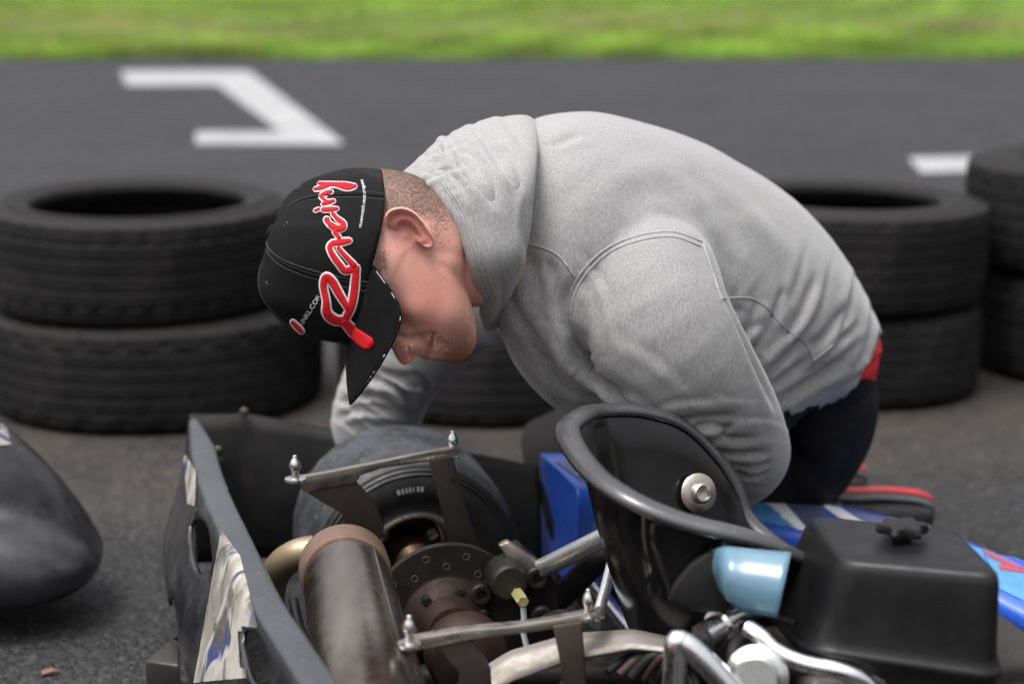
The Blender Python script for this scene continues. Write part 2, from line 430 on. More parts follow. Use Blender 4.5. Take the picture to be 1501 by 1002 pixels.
# ------------------------------------------------------------------ the kneeling person
def skin_mat():
    t = NT('skin'); v = t.tc(); n = t.noise(v, 38, 5); n2 = t.noise(v, 260, 3); n3 = t.noise(v, 900, 2)
    base = t.ramp(n, [(.25, (.66, .375, .295)), (.75, (.78, .48, .395))])
    base = t.mix(t.math('MULTIPLY', t.attr('tint', 2), t.g(n, .2, .8, .5, 1)), base, (.60, .17, .14))
    base = t.mix(t.g(n2, .55, .75, 0, .30), base, (.46, .19, .14)); base = t.mix(t.g(t.noise(v, 85, 4, .6, .5), .50, .70, 0, .28), base, (.62, .24, .19))
    sp = t.voro(v, 170, 'F1', 0); spc = t.noise(v, 60, 1)
    base = t.mix(t.math('MULTIPLY', t.g(sp, .10, .20, 1, 0), t.g(spc, .58, .70, 0, .55)), base, (.26, .10, .06))
    sepc = t.n.new('ShaderNodeSeparateColor'); t.l.new(t.attr('tint'), sepc.inputs[0])
    base = t.mix(t.math('MULTIPLY', sepc.outputs[1], .5), base, (.20, .10, .06))
    base = t.mix(sepc.outputs[2], base, (.30, .05, .05))
    t.l.new(base, t.b.inputs['Base Color'])
    t.set(Roughness=t.g(n, .3, .7, .50, .64), Subsurface_Weight=.22, Subsurface_Radius=(.012, .0045, .0025), Subsurface_Scale=.5, Specular_IOR_Level=.45)
    b = t.bump(n2, .28, .0010); t.bump(n3, .35, .0005, b)
    # the red channel of "tint" drives flush
    for lk in list(t.l):
        if lk.from_node.type == 'ATTRIBUTE' and lk.from_socket.name == 'Fac' and lk.to_node.type == 'MATH':
            t.l.new(sepc.outputs[0], lk.to_socket)
    return t.m
M['skin'] = skin_mat()

HC = D(592, 352, 2.10)                     # ear-canal level, middle of the head
HS = 1.0
def head_axes(yaw=9, roll=7):
    Z = nrm(-.95 * CR + .31 * CU); Yv = nrm(-.31 * CR - .95 * CU); X = -CF      # X towards the near (left) ear
    q = Matrix.Rotation(rad(yaw), 3, Vector(Z))
    # turn the face towards the camera
    def rot(vv, ax, an): return np.array(Matrix.Rotation(an, 3, Vector(ax)) @ Vector(vv))
    s = 1 if rot(Yv, Z, .1) @ X > 0 else -1
    X, Yv = rot(X, Z, s * rad(yaw)), rot(Yv, Z, s * rad(yaw))
    s = 1 if rot(Z, Yv, .1) @ -CF > 0 else -1
    X, Z = rot(X, Yv, s * rad(roll)), rot(Z, Yv, s * rad(roll))
    return X, Yv, Z
HX, HY, HZ = head_axes()
def hp(x, y, z): return HC + HS * (np.multiply.outer(x, HX) + np.multiply.outer(y, HY) + np.multiply.outer(z, HZ))
def hloc(P): d = (np.atleast_2d(P) - HC) / HS; return np.c_[d @ HX, d @ HY, d @ HZ]

def head_geo():
    sharp = [(.02, .126), (.06, .117), (.088, .088), (.103, .053), (.1085, .022), (.102, .004), (.108, -.010), (.119, -.026), (.1305, -.037), (.1345, -.0435), (.1295, -.0495),
             (.118, -.0535), (.1165, -.0595), (.1210, -.066), (.1120, -.0705), (.1190, -.0765), (.1105, -.0845), (.1135, -.094), (.109, -.103), (.099, -.111), (.083, -.1135),
             (.058, -.102), (.035, -.085), (.0, -.078), (-.035, -.07), (-.06, -.045), (-.068, -.005), (-.066, .05), (-.048, .092), (-.018, .118)]
    soft = [(.02, .126), (.06, .117), (.086, .088), (.099, .053), (.102, .022), (.094, .004), (.093, -.010), (.095, -.026), (.098, -.037), (.099, -.0435), (.0995, -.0495),
            (.1005, -.0535), (.101, -.0595), (.101, -.066), (.1008, -.0705), (.100, -.0765), (.098, -.0845), (.096, -.094), (.092, -.103), (.084, -.1095), (.072, -.110),
            (.052, -.101), (.033, -.085), (.0, -.078), (-.035, -.07), (-.06, -.045), (-.068, -.005), (-.066, .05), (-.048, .092), (-.018, .118)]
    sig = [.06, .06, .06, .055, .045, .022, .013, .0145, .0175, .0185, .0185, .0175, .020, .023, .023, .021, .024, .026, .026, .028, .03] + [.04] * 9
    c = np.array([.02, -.005]); nph, nla = 220, 140
    def polar(pts):
        d = np.array(pts) - c; ph = np.unwrap(np.arctan2(d[:, 1], d[:, 0])); return ph, np.hypot(*d.T)
    def fit(pts, val):
        ph, _ = polar(pts); k = 3
        o = np.argsort(-ph); ph = ph[o]; val = np.asarray(val)[o]
        ph2 = np.r_[ph + 2 * np.pi, ph, ph - 2 * np.pi]; v2 = np.r_[val, val, val]
        q = np.linspace(np.pi / 2, -1.5 * np.pi, nph, endpoint=False)
        return np.interp(q, ph2[::-1], v2[::-1])
    _, rs = polar(sharp); _, rf = polar(soft)
    def sm(a, w=1):
        for _ in range(w): a = .25 * np.roll(a, 1) + .5 * a + .25 * np.roll(a, -1)
        return a
    Rs = sm(fit(sharp, rs), 2); Rf = sm(fit(soft, rf), 6); Sg = sm(fit(sharp, sig), 4)
    q = np.linspace(np.pi / 2, -1.5 * np.pi, nph, endpoint=False)
    keys = np.array([90, 45, 10, -20, -45, -70, -100, -140, -180, -225, -270]); wv = [.079, .077, .069, .068, .064, .058, .060, .070, .075, .078, .079]
    Wp = sm(np.interp(-np.degrees(q), -keys, wv), 10)
    W0 = .0745
    la = np.linspace(-np.pi / 2, np.pi / 2, nla)
    V = np.zeros((nph, nla, 3))
    for j, l in enumerate(la):
        s, co = math.sin(l), max(0, math.cos(l))
        x = s * (W0 + (Wp - W0) * co ** .6)
        b = co ** .80
        g = np.exp(-(x / Sg) ** 2)
        r = (Rf + (Rs - Rf) * g) * b
        V[:, j, 0] = x; V[:, j, 1] = c[0] + np.cos(q) * r; V[:, j, 2] = c[1] + np.sin(q) * r
    Vf = V.reshape(-1, 3)
    def bump(cx, cy, cz, rx, ry, rz, amt, d):
        for sx in (1, -1):
            g = np.exp(-(((Vf[:, 0] - sx * cx) / rx) ** 2 + ((Vf[:, 1] - cy) / ry) ** 2 + ((Vf[:, 2] - cz) / rz) ** 2))
            Vf[:] += (g * amt)[:, None] * (np.array(d) * [sx, 1, 1])
    bump(.032, .085, -.006, .017, .02, .010, .0045, (0, -1, 0))        # eye sockets
    bump(.032, .088, -.006, .012, .02, .0075, .0075, (.15, .95, 0))    # closed lids
    bump(.034, .10, .016, .022, .02, .007, .004, (0, 1, 0))           # brows
    bump(.048, .075, -.035, .02, .02, .018, .006, (.6, .8, 0))        # cheek bones
    bump(.045, .075, -.07, .022, .025, .02, .005, (.8, .5, -.2))      # full cheeks
    bump(.0145, .113, -.045, .006, .010, .0065, .0062, (.9, .3, .1))  # nostril wings
    bump(.0085, .121, -.053, .0035, .005, .003, .0045, (0, -.2, 1))   # nostrils
    bump(.020, .103, -.052, .004, .012, .010, .0022, (-.4, -.9, 0))   # fold beside the nose
    bump(.028, .098, -.069, .005, .012, .004, .0035, (-.3, -.9, 0))   # corner of the mouth
    bump(.058, .012, -.062, .022, .022, .022, .007, (.9, -.1, -.4))   # jaw angle
    P = hp(Vf[:, 0], Vf[:, 1], Vf[:, 2])
    F = []
    for i in range(nph):
        for j in range(nla - 1):
            a = i * nla + j; b = ((i + 1) % nph) * nla + j
            F.append((a, a + 1, b + 1, b))
    return P, F

def ear_geo():
    out = [(572, 361), (562, 354), (556, 345), (555.5, 334), (562, 326), (574, 322), (588, 323.5), (601, 331), (611, 342), (619, 354), (625, 365), (627, 373), (622, 380), (612, 378), (602, 373), (592, 369), (582, 366)]
    can = np.array([589, 361.])
    pxm = 1 / 1335.
    o2 = cat_rom(out, 90, True); m = len(o2)
    # how far each part of the outline stands off the head
    key = np.array([.0, .004, .008, .012, .0145, .0165, .018, .019, .0195, .018, .016, .013, .010, .007, .004, .0015, .0])
    rise = np.interp(np.linspace(0, 17, m, endpoint=False), np.arange(18), np.r_[key, key[0]])
    E0 = HC + HX * .0735
    ns = 26; V = []; F = []
    base = []
    for i in range(m):
        for k in range(ns + 4):
            s = min(1, k / (ns - 1))
            p = can + (o2[i] - can) * s
            fr = rise[i] / .0195
            pts = [(-.1, -.008), (0, -.008), (.14, -.005), (.30, -.002), (.40, .001), (.50, .0075), (.58, .0095), (.68, .0060), (.77, .0040), (.85, .0100), (.92, .0135), (.98, .0115), (1.0, .0080)]
            if out and fr < .35: pts = [(-.1, -.003), (0, -.0035), (.2, -.001), (.5, .003), (.75, .003), (1, .0)]
            lob = math.exp(-((o2[i][0] - 622) / 9) ** 2 - ((o2[i][1] - 374) / 9) ** 2)
            h = np.interp(s, *zip(*pts)); h = h * (1 - lob * .9) + lob * (.0075 * math.sin(min(1, s * 1.15) * 2.5) + .002)
            hh = h * (.35 + .65 * min(1, fr * 1.6)) + rise[i] * (s ** 1.5) * .75
            if k >= ns:
                sh = 1 - .04 * (k - ns + 1); p = can + (o2[i] - can) * sh
                hh -= (.004, .007, .012, .022)[k - ns]
            P = E0 + CR * (p[0] - 592) * pxm - CU * (p[1] - 352) * pxm - CF * hh
            V.append(P)
    n = ns + 4
    for i in range(m):
        for k in range(n - 1):
            a = i * n + k; b = ((i + 1) % m) * n + k
            F.append((a, b, b + 1, a + 1))
    V.append(E0 - CF * -.014); c0 = len(V) - 1
    for i in range(m): F.append((i * n + n - 1, ((i + 1) % m) * n + n - 1, c0))
    # tragus
    tg = D(583, 363, 2.1); tg = E0 + CR * (584 - 592) * pxm - CU * (363 - 352) * pxm - CF * .001
    a = tube_geo([tg + CR * -.006 + CU * .002, tg, tg + CR * .005 - CU * .002], [.0035, .0042, .0025], 10)
    return join_geo([(np.array(V), F), a])

neckb = D(800, 345, 2.33)
n0 = hp(0, .005, -.02)
neck = tube_geo(cat_rom([np.r_[hp(0, -.002, .01), .055], np.r_[hp(0, -.002, -.045) + CF * .012, .0600], np.r_[hp(0, -.012, -.080) + CF * .028, .0635], np.r_[D(694, 364, 2.165), .068], np.r_[D(716, 360, 2.20), .10]], 70)[:, :3],
                cat_rom([[.055], [.0575], [.0580], [.050], [.036]], 70)[:, 0], 48)
# outline helper: a body section between two silhouette pixels at depth Y, half as deep as w
def section(top, bot, Y, w, n=48, tang=None, p=2.3, shift=0):
    Yt = Y if np.isscalar(Y) else Y[0]; Yb = Y if np.isscalar(Y) else Y[1]
    A, B = D(*top, Yt), D(*bot, Yb); c = (A + B) / 2; a = (A - B) / 2
    b = -CF - a * ((-CF) @ a) / (a @ a); b = nrm(b)
    th = np.linspace(0, 2 * np.pi, n, endpoint=False)
    ca, sa = np.cos(th), np.sin(th)
    e = 2 / p
    return c + np.multiply.outer(np.sign(ca) * np.abs(ca) ** e, a) + np.multiply.outer(np.sign(sa) * np.abs(sa) ** e, b * w)
def body_loft(S, n=48, m=40, p=2.3):
    S = np.array([list(s[0]) + list(s[1]) + [s[2], s[3]] for s in S], float)
    Q = cat_rom(S, m)
    cen = np.array([(D(q[0], q[1], q[4]) + D(q[2], q[3], q[4])) / 2 for q in Q]); T = np.gradient(cen, axis=0)
    return [section(q[0:2], q[2:4], q[4], q[5], n, nrm(t), p) for q, t in zip(Q, T)]

TORSO = [((715, 262), (730, 462), 2.24, .095), ((772, 186), (752, 525), 2.285, .152), ((860, 168), (822, 592), 2.32, .205), ((980, 192), (920, 640), 2.37, .215),
         ((1080, 240), (1010, 665), 2.43, .207), ((1170, 303), (1075, 668), 2.49, .200), ((1238, 378), (1115, 650), 2.55, .195), ((1280, 452), (1138, 625), 2.59, .190),
         ((1295, 500), (1146, 612), 2.61, .186), ((1283, 560), (1150, 625), 2.63, .18), ((1270, 600), (1150, 650), 2.64, .17)]
rings = body_loft(TORSO)
torso = loft_geo(rings)
def arm(pts, n=30, seg=28):
    q = cat_rom([np.r_[D(x, y, Y), r] for x, y, Y, r in pts], n); return tube_geo(q[:, :3], q[:, 3], seg)
NEAR_ARM = [(890, 370, 2.33, .085), (930, 428, 2.205, .100), (973, 502, 2.16, .090), (1030, 585, 2.20, .080), (1074, 642, 2.27, .069), (1088, 668, 2.32, .060), (1068, 692, 2.37, .051), (1025, 712, 2.43, .046), (985, 730, 2.48, .040)]
FAR_ARM = [(780, 400, 2.45, .09), (690, 440, 2.58, .070), (612, 508, 2.63, .068), (570, 560, 2.65, .066), (552, 618, 2.66, .063), (548, 670, 2.67, .050), (545, 710, 2.67, .042)]
FV = .0042
HV, HF = remesh(*join_geo([torso, arm(NEAR_ARM, 40), arm(FAR_ARM, 36)]), FV, 16, .5)

# --- fold sculpting, lines read off the photograph
tree = bvh(HV, HF); N = vnormals(HV, HF)
folds = [  # pixels, depth, width
    # lower back, running down from the ridge to the side
    ([(1112, 500), (1090, 530), (1062, 560)], .007, .009), ([(1150, 420), (1138, 450), (1125, 475)], .004, .008), ([(1122, 470), (1105, 480), (1080, 492)], .003, .008),
    ([(1175, 455), (1160, 480), (1150, 500)], .004, .009), ([(1250, 440), (1215, 480), (1185, 515)], .005, .010), ([(1260, 470), (1225, 505), (1190, 540)], .003, .006),
    ([(1172, 500), (1140, 530), (1112, 562)], .006, .009), ([(1190, 525), (1150, 550), (1120, 572)], .006, .009), ([(1245, 520), (1190, 560), (1130, 592)], .007, .010),
    ([(1100, 480), (1080, 510), (1075, 540)], .004, .008), ([(1200, 400), (1180, 440), (1170, 470)], .003, .010), ([(1080, 420), (1070, 460), (1062, 490)], .003, .010),
    ([(1110, 430), (1100, 470), (1085, 500)], .003, .009),
    # armpit and chest
    ([(772, 360), (788, 420), (800, 480)], .006, .012), ([(800, 370), (815, 420), (822, 470)], .005, .010), ([(842, 470), (850, 520), (880, 560), (930, 585)], .010, .012),
    ([(845, 400), (832, 450), (838, 500)], .006, .009), ([(760, 480), (800, 545), (850, 590)], .006, .014), ([(735, 530), (775, 575), (810, 600)], .005, .012),
    ([(790, 520), (840, 560), (890, 590)], .005, .012),
    # sleeve
    ([(975, 620), (1030, 612), (1085, 608)], .006, .008), ([(1000, 632), (1040, 622), (1080, 630)], .005, .006), ([(1025, 650), (1060, 640), (1110, 645)], .005, .007),
    ([(1050, 662), (1085, 662), (1130, 662)], .006, .006), ([(1062, 675), (1095, 682), (1132, 678)], .005, .005), ([(1072, 688), (1100, 697), (1125, 695)], .005, .005),
    ([(1035, 640), (1060, 632), (1070, 615)], .004, .006),
    # far sleeve
    ([(545, 543), (590, 556), (625, 577)], .007, .006), ([(530, 552), (580, 566), (612, 600)], .006, .006), ([(515, 580), (560, 585), (605, 615)], .005, .006),
    ([(500, 598), (545, 594), (590, 612)], .005, .006), ([(492, 612), (530, 602), (565, 612)], .005, .005), ([(600, 545), (625, 560), (632, 580)], .005, .006),
    ([(585, 545), (610, 557), (632, 570)], .004, .005), ([(495, 590), (520, 584), (550, 580)], .004, .005), ([(555, 558), (590, 575), (612, 590)], .004, .005),
    # sleeve against the back and against the chest
    ([(1036, 362), (1062, 432), (1092, 500), (1120, 565), (1140, 610)], .005, .010), ([(838, 470), (846, 520), (880, 562), (925, 598), (975, 630)], .008, .009),
    # shoulders and upper back, broad and soft
    ([(800, 215), (830, 205), (850, 195)], .003, .008), ([(900, 300), (960, 280), (1020, 290)], .003, .03), ([(1000, 240), (1060, 300), (1090, 380)], .003, .03),
]
armw = np.zeros(len(HV))
for q_ in cat_rom([np.r_[D(x, y, Y), r] for x, y, Y, r in NEAR_ARM[1:]], 60):
    armw = np.maximum(armw, np.clip((q_[3] + .012 - np.linalg.norm(HV - q_[:3], axis=1)) / .010, 0, 1))
BACK = 13                                           # the first folds lie on the back and leave the sleeve alone
HVs = HV.copy()
for px, d, w in folds[:BACK]: crease(HV, N, tree, px, d * 1.35, w * .8, .45)
HV = HV + (HVs - HV) * armw[:, None]
for px, d, w in folds[BACK:]: crease(HV, N, tree, px, d * 1.35, w * .8, .45)
def fold_field(V, N, c, r, d, spacing, amp, seed):
    """a bunch of slack folds lying side by side round one place of the cloth, each with its own start, length and depth"""
    q = proj(V); m = np.exp(-(((q[:, 0] - c[0]) / r[0]) ** 2 + ((q[:, 1] - c[1]) / r[1]) ** 2) ** 1.5); m[(N @ CF) > .1] = 0
    d = nrm(d); a = (q[:, :2] - c) @ d / FPX * q[:, 2]; b = (q[:, :2] - c) @ np.array([-d[1], d[0]]) / FPX * q[:, 2]
    rs_ = np.random.RandomState(seed)
    b = b + .35 * spacing * np.sin(a / spacing * .55 + seed) + .18 * spacing * np.sin(a / spacing * 1.3 + 2 * seed) + .12 * a * math.sin(seed)
    ph = b / spacing; k = np.floor(ph).astype(int); f = ph - k; k = k - k.min(); n = k.max() + 2
    cc, ll, aa_ = rs_.randn(n) * spacing * 1.0, spacing * (1.3 + 1.6 * rs_.rand(n)), .35 + .9 * rs_.rand(n)
    env = np.exp(-((a - cc[k]) / ll[k]) ** 2) * aa_[k]
    # a tight groove, a steep side and a long soft side
    g = -np.exp(-((f - .32) / .13) ** 2) + .75 * np.exp(-((f - .60) / .17) ** 2)
    g *= np.sin(np.pi * f) ** .5
    V += N * (amp * m * env * g)[:, None]
for args in (((1180, 480), (110, 105), (-.66, .75), .040, .0085, 1), ((1085, 535), (60, 75), (-.60, .80), .036, .0065, 2), ((1090, 655), (70, 62), (1, .06), .021, .0062, 3), ((1015, 625), (70, 40), (.97, -.15), .030, .0040, 14), ((950, 560), (110, 60), (.92, .40), .050, .0025, 4),
             ((562, 582), (95, 60), (.93, .36), .024, .0045, 5), ((795, 465), (60, 110), (.22, .98), .042, .0075, 6), ((900, 250), (260, 90), (.9, -.25), .095, .0030, 7), ((860, 480), (40, 90), (.30, .95), .035, .006, 8), ((1060, 330), (120, 80), (.6, .8), .08, .003, 9),
             ((1230, 540), (60, 60), (-.80, .60), .035, .0055, 10)):
    HVs = HV.copy(); fold_field(HV, vnormals(HV, HF), *args)
    if args[-1] in (1, 2, 9, 10): HV = HV + (HVs - HV) * armw[:, None]
N = vnormals(HV, HF)
rs = np.random.RandomState(3)
def wob(P, f, s):
    return (np.sin(P @ np.array([1.0, .3, .6]) * f + s) + np.sin(P @ np.array([-.4, .9, .5]) * f * 1.3 + 2 * s) + np.sin(P @ np.array([.5, -.6, .9]) * f * .8 + 3 * s)) / 3
HV += N * (wob(HV, 22, 1.0) * .0035 + wob(HV, 55, 2.0) * .0014)[:, None]
# hem: everything below the plane through three points of the hem line is cut away
hq = proj(HV)
ylim = np.interp(hq[:, 0], [1120, 1160, 1225, 1256, 1277, 1289, 1300], [608, 604, 589, 563, 524, 492, 470]) + 2.0 * np.sin(HV @ CR * 160) + 1.5 * np.sin(HV @ CR * 390 + 1) + 2 * np.sin(HV[:, 1] * 70)
hd = (hq[:, 1] - ylim) / 1080.; right_ = HV @ CR >= .24
aq = cat_rom([np.r_[D(x, y, Y), r] for x, y, Y, r in NEAR_ARM[2:]], 60)
for q_ in aq: right_ &= np.linalg.norm(HV - q_[:3], axis=1) > q_[3] + .012
def submesh(V, F, keep):
    F2 = [f for f in F if all(keep[i] for i in f)]; used = np.zeros(len(V), bool)
    for f in F2:
        for i in f: used[i] = True
    remap = np.cumsum(used) - 1; return V[used], [tuple(int(remap[i]) for i in f) for f in F2]
hk = (hd < 0) | ~right_
cnt_ = {}
for f in HF:
    if all(hk[i] for i in f):
        for k in range(len(f)): e_ = (min(f[k], f[k - 1]), max(f[k], f[k - 1])); cnt_[e_] = cnt_.get(e_, 0) + 1
HV0 = HV.copy()
for e_, c_ in cnt_.items():
    if c_ == 1:
        for i in e_:
            if right_[i] and abs(hd[i]) < .008: HV[i] = HV0[i] + CU * hd[i]          # an even cut edge
HVc, HFc = submesh(HV, HF, hk); HV = HV0
HN = vnormals(HV, HF); hpx = hq[:, 1] + 2.5 * np.sin(HV @ CR * 45)
SHIRT = submesh(HV - HN * .0055, HF, (hd > -.03) & right_ & (hpx < 590)); WAIST = submesh(HV - HN * .0035, HF, (hd > -.03) & right_ & (hpx > 556))

def fleece(name, c0=(.225, .223, .222), c1=(.315, .312, .310), fl=1.0):
    t = NT(name); v = t.tc(scale=(1, 1, .35), rot=(0, rad(24), 0)); w = t.tc()
    a = t.noise(v, 420, 4, .65); b = t.noise(v, 1100, 3, .7); c = t.noise(w, 9, 4)
    col = t.ramp(a, [(.36, c0), (.62, c1)])
    col = t.mix(t.g(b, .56, .70, 0, .32), col, (.15, .15, .15)); col = t.mix(t.g(b, .30, .42, .25, 0), col, (.50, .50, .50))
    col = t.mix(t.g(c, .55, .75, 0, .18), col, (.30, .285, .26))
    t.set(Base_Color=col, Roughness=.95, Specular_IOR_Level=.15, Sheen_Weight=.25, Sheen_Roughness=.5)
    bb = t.bump(b, .2, .0008); t.bump(a, .12, .0012, bb)
    return t.m
M['fleece'] = fleece('grey_heather_fleece'); M['fleece_in'] = fleece('grey_fleece_seam', (.25, .25, .255), (.38, .38, .385))

pbase = D(1000, 740, 2.75); pbase[2] = 0
person = thing('person', 'person in grey hoodie and black racing cap kneeling bent over the kart wheel', 'person', pbase)

# ---- the body: head, neck, trunk and limbs under the clothes, one skin
def hand_geo(wrist, fwd, palm_n, s=1.0):
    f = nrm(fwd); n = nrm(np.asarray(palm_n) - f * (np.asarray(palm_n) @ f)); x = np.cross(f, n)
    g = [loft_geo([wrist + f * (d * s) + s * (np.outer(np.cos(a), x) * w + np.outer(np.sin(a), n) * th) for d, w, th in ((-.06, .026, .021), (0, .027, .019), (.03, .036, .017), (.065, .042, .015), (.095, .041, .012), (.102, .03, .008))
                   for a in [np.linspace(0, 2 * np.pi, 20, endpoint=False)]])]
    for k, (off, L) in enumerate(((-.030, .068), (-.010, .078), (.010, .073), (.029, .057))):
        p = wrist + s * (f * .092 + x * off); d = nrm(f + x * off * 2); pts = [p - d * .02]; cur = p; ang = .25
        for seg in (.45, .32, .25):
            pts.append(cur); cur = cur + (d * math.cos(ang) - n * math.sin(ang)) * L * seg * s; ang += .38
        pts.append(cur); g.append(tube_geo(cat_rom(pts, 14), np.linspace(.0092, .0068, 14) * s, 10))
    p = wrist + s * (f * .02 - x * .03); d = nrm(f * .6 - x * .8)
    g.append(tube_geo(cat_rom([p - d * .01, p + d * .03 * s, p + (d * .055 + f * .012 - n * .01) * s, p + (d * .065 + f * .04 - n * .022) * s], 12), np.linspace(.0135, .0085, 12) * s, 10))
    return join_geo(g)
def under(pts, shrink=.78, n=26, seg=22):
    q = cat_rom([np.r_[D(x, y, Y), r * shrink] for x, y, Y, r in pts], n); return tube_geo(q[:, :3], q[:, 3], seg)
hV, hF = remesh(*join_geo([head_geo(), ear_geo(), neck]), .0013, 2, .45)
ft_ = bvh(hV, hF); fN = vnormals(hV, hF)
for px, d, w, sd_ in [([(641, 486), (635, 494), (632, 505), (631, 514), (632, 523)], .0042, .0018, 1), ([(574, 488), (596, 497), (620, 493), (640, 485)], .0028, .0040, -1), ([(596, 530), (600, 522), (599, 512), (594, 506)], .0026, .0018, 1),
                      ([(560, 462), (567, 470), (572, 482)], .002, .0016, 1), ([(645, 500), (652, 505), (655, 515)], .0015, .004, 1)]:
    crease(hV, fN, ft_, px, d * 1.4, w, .35, 50, sd_)
trunk = loft_geo([c + (r - c) * .74 for r in rings[9:34] for c in [r.mean(0)]])
wn_, wf_ = D(985, 730, 2.48), D(545, 710, 2.67)
LEGS = {}
hip = D(1185, 600, 2.66)
def leg(dy, dxp=0):
    kn = np.array([.065 - (dy > 0) * .02, 2.66 + dy, .085]); an = np.array([.475 + dxp, 2.78 + dy * .7, .042]); hp_ = np.array([.42, 2.60 + dy * .8, .235])
    return hp_, kn, an
legN, legF = leg(0.0), leg(.24, -.075)
def limb(a, b, ra, rb, n=14, seg=22, bulge=0):
    t_ = np.linspace(0, 1, n)[:, None]; return tube_geo(a + (b - a) * t_, (ra + (rb - ra) * t_[:, 0]) + bulge * np.sin(t_[:, 0] * np.pi), seg)
def foot_geo(an, toe): return tube_geo(np.array([an, an + (toe - an) * .4 + [0, 0, -.01], toe]), [.036, .034, .022], 14)
toeN, toeF = legN[2] + np.array([.165, .055, -.022]), legF[2] + np.array([.15, .05, -.022])
rest = [trunk, under(NEAR_ARM), under(FAR_ARM), hand_geo(wn_, D(930, 735, 2.56) - wn_, [0, 0, 1]), hand_geo(wf_, D(535, 800, 2.64) - wf_, [0, 1, .2]),
        limb(legN[0], legN[1], .085, .058), limb(legN[1], legN[2], .05, .036), limb(legF[0], legF[1], .085, .058), limb(legF[1], legF[2], .05, .036), foot_geo(legN[2], toeN), foot_geo(legF[2], toeF),
        tube_geo([D(1130, 520, 2.56), D(1180, 590, 2.66)], [.10, .085], 24)]
bV, bF = remesh(*join_geo(rest), .004, 4, .4)
AV, AF = join_geo([(hV, hF), (bV, bF)])
body = mk('body', AV, AF, M['skin'], person)
L = hloc(AV); ax = np.abs(L[:, 0])
def gs(c, r): return np.exp(-np.sum(((np.c_[ax, L[:, 1], L[:, 2]] - c) / r) ** 2, axis=1))
flush = np.clip(.65 * gs((.060, .065, -.045), (.05, .055, .05)) + .95 * gs((0, .130, -.042), (.02, .016, .016)) + .8 * gs((.085, .0, .0), (.016, .035, .045)) + .65 * gs((.06, -.02, -.09), (.05, .04, .05)) + .06, 0, 1)
ear_px = proj(AV)
hairmask = np.zeros(len(AV))
beard = np.clip(.9 * gs((.0, .105, -.095), (.045, .025, .022)) + .55 * gs((.02, .112, -.062), (.014, .02, .006)) + .45 * gs((.05, .06, -.09), (.035, .045, .025)), 0, 1)
lips = np.clip(.7 * gs((.0, .121, -.066), (.022, .008, .0035)) + .7 * gs((0, .120, -.0765), (.021, .008, .004)), 0, .7)

# ---- cropped hair and stubble, one short strand at a time
def strands(name, V, F, weight, count, length, width, direction, mat, parent, jit=.35, seed=1, lift=.35):
    r = np.random.RandomState(seed); Ft = np.array([f[:3] for f in F]); wf = weight[Ft].mean(1)
    ar = np.linalg.norm(np.cross(V[Ft[:, 1]] - V[Ft[:, 0]], V[Ft[:, 2]] - V[Ft[:, 0]]), axis=1)
    pr = wf * ar; pr /= pr.sum(); k = r.choice(len(Ft), count, p=pr)
    u = r.rand(count, 2); u = np.where((u.sum(1) > 1)[:, None], 1 - u, u)
    A, B, C_ = V[Ft[k, 0]], V[Ft[k, 1]], V[Ft[k, 2]]; P = A + (B - A) * u[:, :1] * 1.3 + (C_ - A) * u[:, 1:] * 1.3
    n = np.cross(B - A, C_ - A); n /= np.linalg.norm(n, axis=1)[:, None] + 1e-12
    nn = vnormals(V, F)[Ft[k, 0]]; n = np.where((np.sum(n * nn, 1) < 0)[:, None], -n, n)
    d = np.asarray(direction) if np.ndim(direction) == 1 else direction(P)
    d = d + r.randn(count, 3) * jit; d = d - n * np.sum(d * n, 1)[:, None]; d /= np.linalg.norm(d, axis=1)[:, None] + 1e-12
    d = d * (1 - lift) + n * lift
    s = np.cross(d, n); s /= np.linalg.norm(s, axis=1)[:, None] + 1e-12
    L_ = length * (.5 + r.rand(count) * .8); W_ = width
    Vv = np.stack([P - s * W_ - n * .0003, P + s * W_ - n * .0003, P + d * L_[:, None]], 1).reshape(-1, 3)
    Ff = np.arange(count * 3).reshape(-1, 3)
    o = mk(name, Vv, Ff, mat, parent, recalc=False, smooth=False); o['kind'] = 'stuff'; return o
hairm = plain('dark_brown_hair', (.045, .028, .018), .55, var=.5, scale=400); beardm = plain('ginger_stubble', (.20, .075, .030), .55, var=.5, scale=400)
l = hloc(hV)
capedge = lambda y: .028 + (.05 - .02) * 0
back = np.clip((.030 - l[:, 1]) / .015, 0, 1)                        # behind the temple
nape = np.clip((l[:, 2] + .052 - .35 * np.clip(l[:, 1] + .055, -1, 1)) / .05, 0, 1)
px = proj(hV)
noear = (1 - np.exp(-((px[:, 0] - 592) / 40) ** 6 - ((px[:, 1] - 350) / 31) ** 6) * (np.abs(l[:, 0]) > .04)) * (np.abs(l[:, 0]) < .0785)
frontlim = 1 / (1 + np.exp((l[:, 1] - (.012 + .5 * np.clip(l[:, 2], 0, .05))) / .004))
above = 1 / (1 + np.exp(-(l[:, 2] - (-.028 - .5 * np.clip(-l[:, 1] - .01, 0, .08))) / .009))
burn = np.exp(-((px[:, 0] - 558) / 11) ** 4 - ((px[:, 1] - 386) / 19) ** 4) * (np.abs(l[:, 0]) > .04) * .8
wt = np.clip(above * frontlim * noear + burn, 0, 1) ** 1.6 * (l[:, 2] < .085)
hairmask[:len(hV)] = wt * .85
ca = body.data.color_attributes.new('tint', 'FLOAT_COLOR', 'POINT')
ca.data.foreach_set('color', np.c_[flush * (1 - hairmask), np.maximum(beard, hairmask), lips, np.ones(len(AV))].ravel())
strands('hair', hV, hF, wt, 110000, .0046, .00010, -HZ * .8 - HY * .6, hairm, person, .5, 2, .2)
